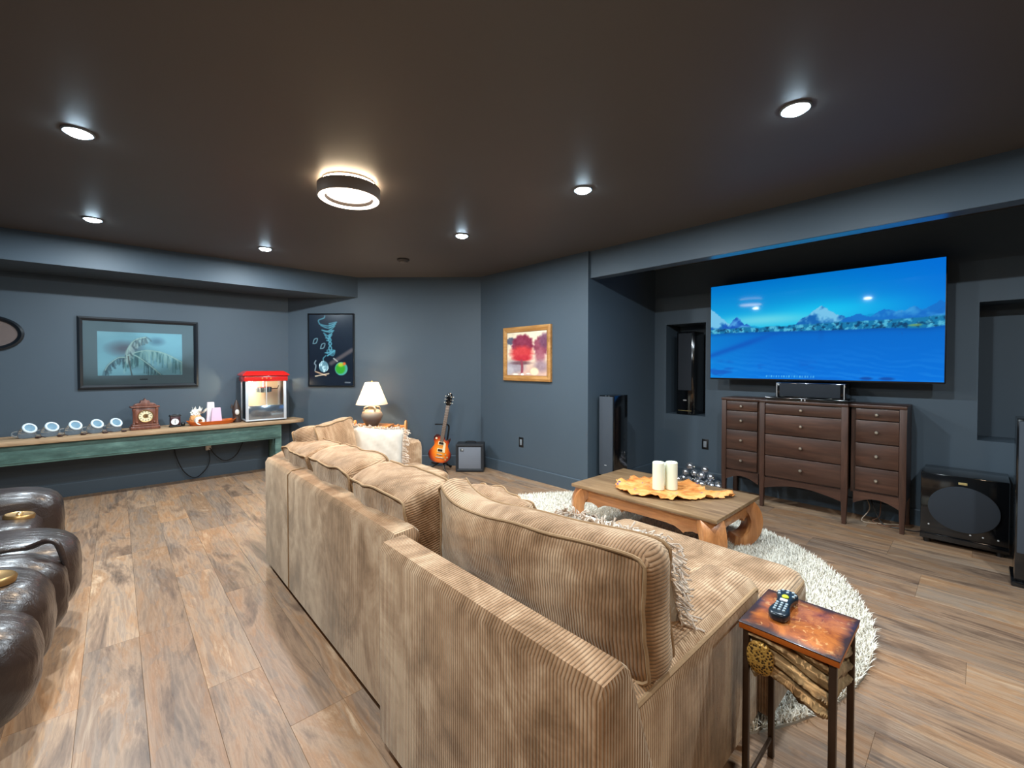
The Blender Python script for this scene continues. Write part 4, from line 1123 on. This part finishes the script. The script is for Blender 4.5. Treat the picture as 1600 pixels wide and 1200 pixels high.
bm = bmesh.new(); prism(bm, [(-.098, .243), (.098, .243), (.075, .268), (.040, .275), (.034, .298), (.012, .302), (0, .322), (-.012, .302), (-.034, .298), (-.040, .275), (-.075, .268)], -.035, .035, 'y', bev=.004); fin(bm, 'crest', CW, mc)
RX = Matrix.Rotation(PI/2, 4, 'X')
fin(L([(.056, 0), (.064, .004), (.062, .014), (.056, .012)], 32, M=RX, c=(0, -.044, .140), caps=False), 'bezel', BRASS, mc)
fc = fin(L([(.057, 0), (.057, .006), (.001, .006)], 32, M=RX, c=(0, -.044, .140)), 'dial', mat('cream_dial', S(224, 210, 170), .5), mc)
fin(L([(.022, 0), (.022, .0075), (.001, .0075)], 20, M=RX, c=(0, -.044, .140)), 'dial_center', BRASS, fc)
bm = bmesh.new()
for h in range(12):
    a = h*PI/6; Mx = Matrix.Translation((.045*math.sin(a), -.0508, .140+.045*math.cos(a))) @ Matrix.Rotation(a, 4, 'Y')
    box(bm, -.002, .002, -.0006, .0006, -.006, .006, M=Mx)
fin(bm, 'hour_marks', BLK, fc, smooth=False)
for a, l_ in ((2.2, .028), (.9, .040)):
    fin(B(-.0022, .0022, -.0535, -.0525, -.004, l_, M=None), 'hand', BLK, fc).matrix_local = Matrix.Translation((0, 0, .140)) @ Matrix.Rotation(a, 4, 'Y')
# small alarm clock
ac = root('small_desk_clock', 'small dark desk clock with white round dial left of the orange tray', 'clock', (.47, 5.90, BZ), rz=.1)
RED = mat('dark_red_lacquer', S(56, 22, 26), .35)
fin(B(-.050, .050, -.035, .035, 0, .018, bev=.004), 'base', BLK, ac); fin(B(-.044, .044, -.026, .026, .018, .115, bev=.006), 'case', RED, ac)
bm = bmesh.new(); prism(bm, [(-.052, .115), (.052, .115), (.046, .132), (.030, .126), (.012, .134), (-.012, .134), (-.030, .126), (-.046, .132)], -.028, .028, 'y', bev=.003); fin(bm, 'crest', BLK, ac)
dc = fin(L([(.034, 0), (.034, .008), (.001, .009)], 24, M=RX, c=(-.006, -.026, .058)), 'dial', mat('white_dial', S(226, 226, 226), .4), ac)
for a, l_ in ((.15, .024), (3.0, .018)): fin(B(-.002, .002, -.0365, -.0355, 0, l_), 'hand', BLK, dc).matrix_local = Matrix.Translation((-.006, 0, .058)) @ Matrix.Rotation(a, 4, 'Y')
bm = bmesh.new(); puff(bm, .050, .088, -.02, .02, 0, .045, p=2.5, n=8); fin(bm, 'bell', BLK, ac)
# orange tray with popcorn goods
ORG = mat('orange_lacquer', S(196, 92, 26), .35)
tr = root('serving_tray', 'orange boat-shaped serving tray left of the popcorn machine', 'tray', (.80, 5.90, BZ), rz=.02)
bm = bmesh.new(); n = 40
o_ = lambda a, k: (.235*k*math.copysign(abs(math.cos(a))**.7, math.cos(a)), .105*k*math.copysign(abs(math.sin(a))**.8, math.sin(a)))
R_ = []
for k, z in ((.80, 0), (.84, .002), (1.0, .040), (.975, .042), (.82, .008), (.4, .008)):
    R_.append([bm.verts.new((*o_(2*PI*i/n, k), z+(.012*abs(math.cos(2*PI*i/n))**4 if z > .03 else 0))) for i in range(n)])
for A, C in zip(R_, R_[1:]):
    for j in range(n): bm.faces.new((A[j], A[(j+1) % n], C[(j+1) % n], C[j]))
bm.faces.new(R_[0][::-1]); bm.faces.new(R_[-1]); fin(bm, 'dish', ORG, tr)
def carton(label, x, y, w_, h_, col, rz, logo):
    r = root('popcorn_carton', label, 'carton', (x, y, BZ+.010), rz=rz, group='paper popcorn cartons')
    bm = bmesh.new(); b = w_/2; t = w_*.36
    V_ = [[bm.verts.new((sx*k, sy*k*.72, z)) for sx, sy in ((-1, -1), (1, -1), (1, 1), (-1, 1))] for k, z in ((b, 0), (t, h_))]
    for j in range(4): bm.faces.new((V_[0][j], V_[0][(j+1) % 4], V_[1][(j+1) % 4], V_[1][j]))
    bm.faces.new(V_[0][::-1]); bm.faces.new(V_[1]); fin(bm, 'box', mat('carton_%s' % label[:12], col, .6), r)
    bm = bmesh.new(); box(bm, -b*1.02, b*1.02, -b*.76, b*.76, -.001, .006); fin(bm, 'rim', mat('carton_rim', S(226, 214, 222), .6), r)
    if logo: fin(B(-.020, .020, -b*.72*.86, -b*.72*.74, h_*.36, h_*.46), 'red_mark', mat('carton_red', S(206, 60, 84), .6), r)
carton('white upright paper carton at the back of the tray', .795, 5.945, .085, .235, S(222, 216, 226), .05, False)
carton('pink paper popcorn carton with red mark on the tray', .838, 5.865, .105, .175, S(222, 186, 206), -.05, True)
WP = mat('white_paper', S(232, 226, 214), .7, var=.06); OP = mat('orange_packet', S(214, 150, 90), .6, var=.3)
rl = root('paper_roll', 'white ribbed paper roll standing on edge on the tray', 'paper roll', (.675, 5.86, BZ+.055), rz=.15)
fin(L([(.016, 0), (.044, 0), (.046, .02), (.044, .05), (.016, .05), (.016, 0)], 28, M=Matrix.Rotation(PI/2, 4, 'X'), caps=False), 'roll', WP, rl)
fin(L([(.020, -.001), (.020, .051), (.016, .051), (.016, -.001), (.020, -.001)], 20, M=Matrix.Rotation(PI/2, 4, 'X'), caps=False), 'core', OP, rl)
bg = root('snack_packet', 'crumpled white and orange snack bags heaped on the tray', 'bag', (.655, 5.93, BZ+.010), group=None)
bm = bmesh.new(); puff(bm, -.055, .055, -.05, .05, 0, .11, p=2.6, n=10, wr=.06, seed=3); fin(bm, 'lower_bag', OP, bg)
bm = bmesh.new(); puff(bm, -.045, .045, -.04, .04, .08, .165, p=2.4, n=10, wr=.12, seed=6); fin(bm, 'upper_bag', WP, bg)
bm = bmesh.new(); r = random.Random(3)
for i in range(16):
    a = r.uniform(0, 6.28); b = Vector((.04*math.cos(a)+.03, .03*math.sin(a), .12)); e = b+Vector((.045*math.cos(a)+.02, .03*math.sin(a), r.uniform(.03, .09)))
    sd_ = Vector((-math.sin(a), math.cos(a), .3))*.013
    v_ = [bm.verts.new(q) for q in (b-sd_, b+sd_, e)]; bm.faces.new(v_)
o = fin(bm, 'crumpled_top', WP, bg); o.modifiers.new('t', 'SOLIDIFY').thickness = .0015
# dark figure beside the machine
fg = root('nutcracker_figure', 'small dark peaked figure with white oval face beside the popcorn machine', 'figurine', (1.045, 5.93, BZ))
BRN = mat('dark_carved_wood', S(58, 40, 32), .5, var=.3, vscale=40)
fin(L([(.050, 0), (.052, .012), (.040, .05), (.038, .09), (.046, .12), (.042, .15), (.028, .20), (.012, .245), (.001, .262)], 20), 'body', BRN, fg)
bm = bmesh.new(); puff(bm, -.022, .022, -.052, -.026, .085, .150, p=2.2, n=8); fin(bm, 'face', mat('white_oval', S(214, 206, 198), .5), fg)
bm = bmesh.new(); lathe(bm, [(.014, .16), (.012, .19), (.001, .215)], 8, c=(-.045, 0, 0)); fin(bm, 'ear', BRN, fg)

# popcorn machine
pm = root('popcorn_machine', 'tabletop popcorn machine with red lid and lit glass case', 'popcorn machine', (1.325, 5.90, BZ), rz=-.02)
RDL = mat('glossy_red_lid', S(206, 32, 28), .25, coat=.4); ALU = mat('brushed_aluminium', S(214, 220, 226), .35, metal=.35); STL = mat('polished_steel_panel', S(170, 186, 202), .14, metal=.9, bump=.3, bscale=7)
fin(B(-.215, .215, -.145, .145, .012, .028, bev=.003), 'base_tray', ALU, pm)
for sx in (-.19, .19):
    for sy in (-.12, .12): fin(L([(.014, 0), (.016, .012)], 12, c=(sx, sy, 0)), 'foot', BLK, pm)
fin(B(-.190, .190, -.145, -.137, .028, .190, bev=.002), 'front_panel', STL, pm)
fin(B(-.206, .206, .137, .143, .028, .47), 'back_panel', mat('warm_white_back', S(206, 196, 176), .4), pm)
for sx in (-1, 1):
    for sy in (-1, 1):
        a, b = sorted((sx*.185, sx*.215)); c_, d_ = sorted((sy*.125, sy*.147))
        fin(B(a, b, c_, d_, .028, .48, bev=.003), 'corner_post', ALU, pm)
for sx in (-1, 1): fin(B(*sorted((sx*.204, sx*.207)), -.125, .125, .028, .48), 'side_pane', GLASS, pm, smooth=False)
fin(B(-.186, -.001, -.143, -.140, .19, .48), 'door_pane', GLASS, pm, smooth=False); fin(B(.001, .186, -.143, -.140, .19, .48), 'door_pane', GLASS, pm, smooth=False)
fin(B(-.004, .004, -.147, -.139, .19, .48, bev=.001), 'door_edge', ALU, pm)
fin(B(-.230, .230, -.160, .160, .478, .545, bev=.006), 'lid_band', RDL, pm)
bm = bmesh.new(); A = [bm.verts.new(p) for p in ((-.248, -.178, .542), (.248, -.178, .542), (.248, .178, .542), (-.248, .178, .542))]
C = [bm.verts.new(p) for p in ((-.248, -.178, .556), (.248, -.178, .556), (.248, .178, .556), (-.248, .178, .556))]
E_ = [bm.verts.new(p) for p in ((-.195, -.125, .598), (.195, -.125, .598), (.195, .125, .598), (-.195, .125, .598))]
for P, Q in ((A, C), (C, E_)):
    for j in range(4): bm.faces.new((P[j], P[(j+1) % 4], Q[(j+1) % 4], Q[j]))
bm.faces.new(A[::-1]); bm.faces.new(E_); bmesh.ops.bevel(bm, geom=bm.edges[:], offset=.006, segments=2, affect='EDGES'); fin(bm, 'lid', RDL, pm)
for x in (-.045, 0, .045): fin(L([(.009, 0), (.007, .010), (.001, .011)], 12, M=RX, c=(x, -.160, .512)), 'switch', mat('orange_rocker', S(220, 120, 60), .4), pm)
kt = fin(L([(.06, .335), (.085, .345), (.088, .400), (.080, .405), (.001, .408)], 24, c=(0, 0, 0)), 'kettle', STL, pm)
fin(T([(0, 0, .405), (0, 0, .48)], .012, 10), 'kettle_rod', ALU, kt); fin(T([(-.12, 0, .38), (-.12, 0, .48)], .006, 8), 'hanger', ALU, kt); fin(T([(-.12, 0, .39), (0, 0, .405)], .005, 8), 'hanger', ALU, kt)
fin(T([(.085, -.02, .38), (.14, -.05, .385), (.15, -.06, .42)], .006, 8), 'kettle_handle', BLK, kt)
bulb = fin(L([(.001, .42), (.016, .425), (.022, .445), (.014, .47), (.012, .478)], 14, c=(-.15, .02, 0)), 'bulb', mat('warm_bulb', (1, 1, 1), .4, emit=(1, .78, .5), es=60), pm)
def point(name, parent, loc, watts, col, r):
    d = bpy.data.lights.new(name, 'POINT'); d.energy = watts; d.color = col; d.shadow_soft_size = r
    o = bpy.data.objects.new(name, d); COL.objects.link(o); o.parent = parent; o.location = loc; return o
point('bulb_light', pm, (-.15, -.015, .445), POP_W, (1, .76, .48), .02)
# cords under the long table
plug = root('plug_adapter', 'white plug adapter on the back wall under the long table', 'plug', (.79, YB, .345))
fin(B(-.028, .028, -.035, 0, -.032, .032, bev=.006), 'body', mat('white_plastic', S(206, 202, 192), .4), plug); fin(B(-.02, .02, -.040, -.035, -.022, .022, bev=.003), 'socket_face', WP, plug)
for i, (pts, lb) in enumerate((([(.47, 6.09, .42), (.49, 6.08, .28), (.56, 6.07, .10), (.66, 6.06, .02), (.76, 6.06, .10), (.80, 6.08, .20), (.79, 6.09, .32)], 'black cord looping low from the table to the white plug'),
                              ([(.80, 6.08, .34), (.86, 6.07, .24), (.95, 6.07, .17), (1.06, 6.07, .22), (1.13, 6.08, .36), (1.14, 6.09, .45)], 'black cord sagging between the white plug and the popcorn machine'))):
    tag(fin(T(spline(pts, 8), .005, 6), 'extension_lead', BLK), lb, 'cord')

# ------------------------------------------------------------------ lamp table, lamp
LW = wood('orange_pine', S(190, 112, 52), S(222, 146, 78), S(236, 170, 104), .4, 'x', coat=.2)
lt = root('lamp_table', 'small orange pine end table with rounded end panels under the lamp', 'table', corner_pt(1.22, .33, 0), rz=CANG)
fin(B(-.255, .20, -.18, .20, .545, .563, bev=.004), 'table_top', LW, lt)
fin(B(-.30, .345, -.20, -.178, .505, .545, bev=.004), 'front_rail', LW, lt); fin(B(-.30, .345, .178, .20, .505, .545, bev=.004), 'rear_rail', LW, lt)
for s in (-.30, .345):
    for sy in (-.19, .16):
        bm = bmesh.new(); prism(bm, [(sy-.03, 0), (sy+.05, 0), (sy+.05, .57), (sy+.035, .598), (sy+.01, .608), (sy-.015, .598), (sy-.03, .57)], s, s+.022, 'x', bev=.004); fin(bm, 'end_post', LW, lt)
fin(B(-.30, .345, -.17, .17, .18, .20, bev=.003), 'shelf', LW, lt)
fin(B(-.30, .36, -.01, .01, .40, .43, bev=.003), 'stretcher', LW, lt)
bk = root('folded_throw', 'folded blue-grey throw under the lamp table top', 'blanket', corner_pt(1.38, .35, .20), rz=CANG)
BLU = mat('blue_grey_fleece', S(92, 118, 142), .9, bump=.4, bscale=40)
for i in range(3):
    bm = bmesh.new(); puff(bm, -.13+.01*i, .14-.008*i, -.13, .12, .078*i, .078*i+.085, p=4.5, n=10, wr=.01, seed=i); fin(bm, 'fold', BLU, bk)
lp = root('table_lamp', 'round-bellied grey ceramic table lamp with cream cone shade, lit', 'lamp', corner_pt(1.205, .33, .563), rz=CANG)
CER = NT('two_tone_ceramic'); v = CER.coord('Object'); sp = CER.t.nodes.new('ShaderNodeSeparateXYZ'); CER.t.links.new(v, sp.inputs[0])
CER.t.links.new(CER.ramp(CER.math('MULTIPLY', sp.outputs[2], 4.0), [(.30, S(66, 64, 68)), (.62, S(150, 136, 118))]), CER.b.inputs['Base Color']); CER.val('Roughness', .4); CER = CER.m
fin(L([(.062, 0), (.072, .008), (.100, .055), (.124, .105), (.127, .135), (.112, .170), (.075, .198), (.048, .206), (.046, .228), (.056, .240), (.050, .246), (.001, .246)], 32), 'base', CER, lp)
for a in (.6, 2.2, 3.8, 5.4):
    ca, sa = math.cos(a), math.sin(a)
    fin(T(spline([(.046*ca, .046*sa, .232), (.085*ca, .085*sa, .225), (.098*ca, .098*sa, .195), (.085*ca, .085*sa, .178)], 5), .010, 8), 'lug', CER, lp)
fin(L([(.012, .246), (.012, .30), (.008, .31)], 12), 'stem', BRASS, lp)
SHD = NT('cream_lamp_shade'); SHD.t.nodes.remove(SHD.b)
df = SHD.t.nodes.new('ShaderNodeBsdfDiffuse'); tl = SHD.t.nodes.new('ShaderNodeBsdfTranslucent'); mx = SHD.t.nodes.new('ShaderNodeMixShader')
df.inputs[0].default_value = (*S(240, 230, 214), 1); tl.inputs[0].default_value = (*S(250, 240, 226), 1); mx.inputs[0].default_value = .45
SHD.t.links.new(df.outputs[0], mx.inputs[1]); SHD.t.links.new(tl.outputs[0], mx.inputs[2]); SHD.t.links.new(mx.outputs[0], SHD.out.inputs[0]); SHD = SHD.m
o = fin(L([(.190, .262), (.186, .268), (.135, .39), (.082, .525), (.080, .530)], 36, caps=False), 'lamp_shade', SHD, lp)
o.modifiers.new('t', 'SOLIDIFY').thickness = .002
bm = bmesh.new()
for a in (0, 2.09, 4.19): tube(bm, [(0, 0, .525), (.081*math.cos(a), .081*math.sin(a), .527)], .0025, 6)
fin(bm, 'shade_spider', BRASS, lp); fin(L([(.004, .52), (.008, .535), (.010, .545), (.005, .555), (.001, .558)], 10), 'finial', BRASS, lp)
fin(L([(.001, .325), (.022, .335), (.030, .365), (.022, .395), (.014, .41)], 14), 'bulb', mat('lamp_bulb', (1, 1, 1), .4, emit=(1, .8, .55), es=30), lp)
point('bulb_light', lp, (0, 0, .44), LAMP_W, (1, .80, .58), .03)

# ------------------------------------------------------------------ guitar, stand, amp
gs = root('guitar_stand', 'black tubular guitar stand holding the sunburst guitar', 'guitar stand', corner_pt(2.03, .30, 0), rz=CANG)
fin(T(spline([(0.03, .06, .10), (.08, .06, .36), (.105, .055, .52), (.10, .04, .56)], 5), .011, 8), 'upright', BLK, gs)
fin(T(spline([(.10, .04, .56), (.085, .01, .575), (.05, -.005, .578), (0, -.01, .578), (-.05, -.035, .582)], 6), .009, 8), 'neck_yoke', BLK, gs)
for px, py in ((.11, -.16), (-.15, -.13), (.10, .19)):
    l_ = fin(T([(.03, .05, .13), (px*.7, py*.7, .05), (px, py, .012)], .010, 8), 'leg', BLK, gs); fin(T([(px*.93, py*.93, .02), (px*1.06, py*1.06, .012)], .014, 8), 'rubber_foot', BLK, l_)
fin(T([(-.08, -.09, .125), (-.04, -.04, .10), (.03, .04, .115)], .009, 8), 'cradle_arm', BLK, gs); fin(T([(.11, -.08, .125), (.07, -.03, .10), (.03, .04, .115)], .009, 8), 'cradle_arm', BLK, gs)
gt = root('electric_guitar', 'sunburst electric guitar leaning on its stand by the corner wall', 'guitar', corner_pt(2.02, .34, .115), rz=CANG)
gt.scale = (.86, .86, .86)
LEAN = Matrix.Rotation(-.10, 4, 'X') @ Matrix.Rotation(.16, 4, 'Y')
def G(bm, name, m, p=None, **k):
    bm.transform(LEAN); return fin(bm, name, m, p or gt, **k)
def sunburst():
    k = NT('sunburst_lacquer'); v = k.coord('Object', (1, 0, 1), (0, 0, 0)); sp = k.t.nodes.new('ShaderNodeSeparateXYZ'); k.t.links.new(k.coord('Object'), sp.inputs[0])
    dx = k.math('MULTIPLY', k.math('SUBTRACT', sp.outputs[0], .025), 6.2); dz = k.math('MULTIPLY', k.math('SUBTRACT', sp.outputs[2], .165), 4.6)
    d = k.math('SQRT', k.math('ADD', k.math('MULTIPLY', dx, dx), k.math('MULTIPLY', dz, dz)))
    c = k.ramp(d, [(.25, S(236, 150, 44)), (.62, S(222, 104, 24)), (.85, S(150, 40, 16)), (1.0, S(58, 18, 14))])
    k.t.links.new(c, k.b.inputs['Base Color']); k.val('Roughness', .2); k.b.inputs['Coat Weight'].default_value = .7; k.b.inputs['Coat Roughness'].default_value = .06; return k.m
bo = spline([(0, 0, 0), (-.085, .012, 0), (-.150, .065, 0), (-.160, .135, 0), (-.118, .205, 0), (-.098, .250, 0), (-.118, .315, 0), (-.115, .365, 0), (-.075, .395, 0), (-.035, .380, 0), (-.028, .365, 0), (.028, .365, 0), (.034, .335, 0), (.058, .318, 0), (.088, .345, 0), (.112, .362, 0), (.118, .335, 0), (.108, .290, 0), (.098, .250, 0), (.118, .205, 0), (.160, .135, 0), (.150, .065, 0), (.085, .012, 0)], 5, closed=True)
bm = bmesh.new(); prism(bm, [(p.x, p.y) for p in bo], -.022, .022, 'y', bev=.007, seg=3); G(bm, 'body', sunburst())
CRM = mat('cream_binding', S(226, 206, 164), .4); ROSE = mat('rosewood_fretboard', S(104, 84, 72), .45, var=.2); 
fb = G(B(-.026, .026, -.037, -.022, .300, .815, bev=.003), 'fretboard', ROSE); G(B(-.024, .024, -.024, .002, .360, .830, bev=.006), 'neck', mat('mahogany_neck', S(96, 44, 26), .3))
bm = bmesh.new()
for i in range(20):
    z = .815-.515*(1-2**(-i/12.0))/(1-2**(-20/12.0)); box(bm, -.0255, .0255, -.0382, -.0368, z-.0012, z+.0012)
G(bm, 'frets', NICK, fb, smooth=False)
bm = bmesh.new(); prism(bm, [(-.026, .815), (.026, .815), (.043, .845), (.040, .955), (.030, .990), (0, 1.0), (-.030, .990), (-.040, .955), (-.043, .845)], -.026, -.008, 'y', bev=.003); hd = G(bm, 'headstock', GLOSS)
for s in (-1, 1):
    for z in (.855, .900, .945): G(T([(s*.030, -.030, z), (s*.030, -.024, z)], .006, 8), 'tuner_post', NICK, hd); G(Pf(*sorted((s*.046, s*.066)), -.022, -.012, z-.008, z+.008, p=2.4, n=6), 'tuning_peg', NICK, hd)
for z in (.275, .175):
    pk = G(B(-.044, .044, -.030, -.021, z-.026, z+.026, bev=.005), 'pickup_ring', CRM); G(B(-.033, .033, -.034, -.029, z-.016, z+.016, bev=.003), 'pickup', GLOSS, pk)
G(B(-.040, .040, -.036, -.022, .112, .124, bev=.003), 'bridge', NICK); G(B(-.048, .048, -.034, -.022, .066, .078, bev=.003), 'tailpiece', NICK)
for x, z in ((.085, .125), (.115, .090), (.095, .055), (.060, .075)): G(L([(.013, 0), (.011, .014), (.001, .015)], 14, M=RX, c=(x, -.021, z)), 'control_knob', AMBER)
G(L([(.016, 0), (.014, .004), (.004, .004), (.003, .016), (.001, .016)], 14, M=RX, c=(-.082, -.021, .335)), 'toggle_switch', CRM)
bm = bmesh.new(); prism(bm, [(.030, .29), (.062, .285), (.070, .15), (.055, .145), (.030, .18)], -.027, -.025, 'y'); G(bm, 'pickguard', CRM)
bm = bmesh.new()
for i in range(6):
    x = -.020+.008*i; tube(bm, [(x, -.037, .07), (x*.9, -.041, .30), (x*.8, -.041, .82)], .0006, 4)
G(bm, 'strings', NICK)
am = root('guitar_amplifier', 'small black guitar amplifier with grey grille on the floor in the corner', 'amplifier', corner_pt(2.405, .24, 0), rz=CANG)
TOL = mat('black_tolex', S(26, 28, 32), .7, bump=.3, bscale=300)
bm = bmesh.new(); box(bm, -.17, .17, -.10, .09, .008, .34, bev=.008); fin(bm, 'cabinet', TOL, am)
fin(frame_bm(.34, .332, .035, .02), 'front_frame', TOL, am, loc=(0, -.100, .008), smooth=False)
fin(B(-.137, .137, -.112, -.10, .042, .306, bev=.004), 'grille', mat('light_grey_grille', S(112, 116, 124), .85, bump=.5, bscale=260), am)
lg = fin(B(-.118, -.075, -.116, -.111, .255, .288, bev=.002), 'badge', mat('amp_badge', S(70, 76, 78), .5), am); fin(B(-.098, -.080, -.118, -.1155, .266, .284), 'badge_mark', LOGO, lg, smooth=False)
for s in (-.14, .14): fin(L([(.012, 0), (.014, .009)], 10, c=(s, -.07, 0)), 'foot', BLK, am); fin(L([(.012, 0), (.014, .009)], 10, c=(s, .06, 0)), 'foot', BLK, am)
fin(T(spline([(-.06, 0, .338), (-.05, 0, .356), (.05, 0, .356), (.06, 0, .338)], 5), .008, 8), 'handle', BLK, am)
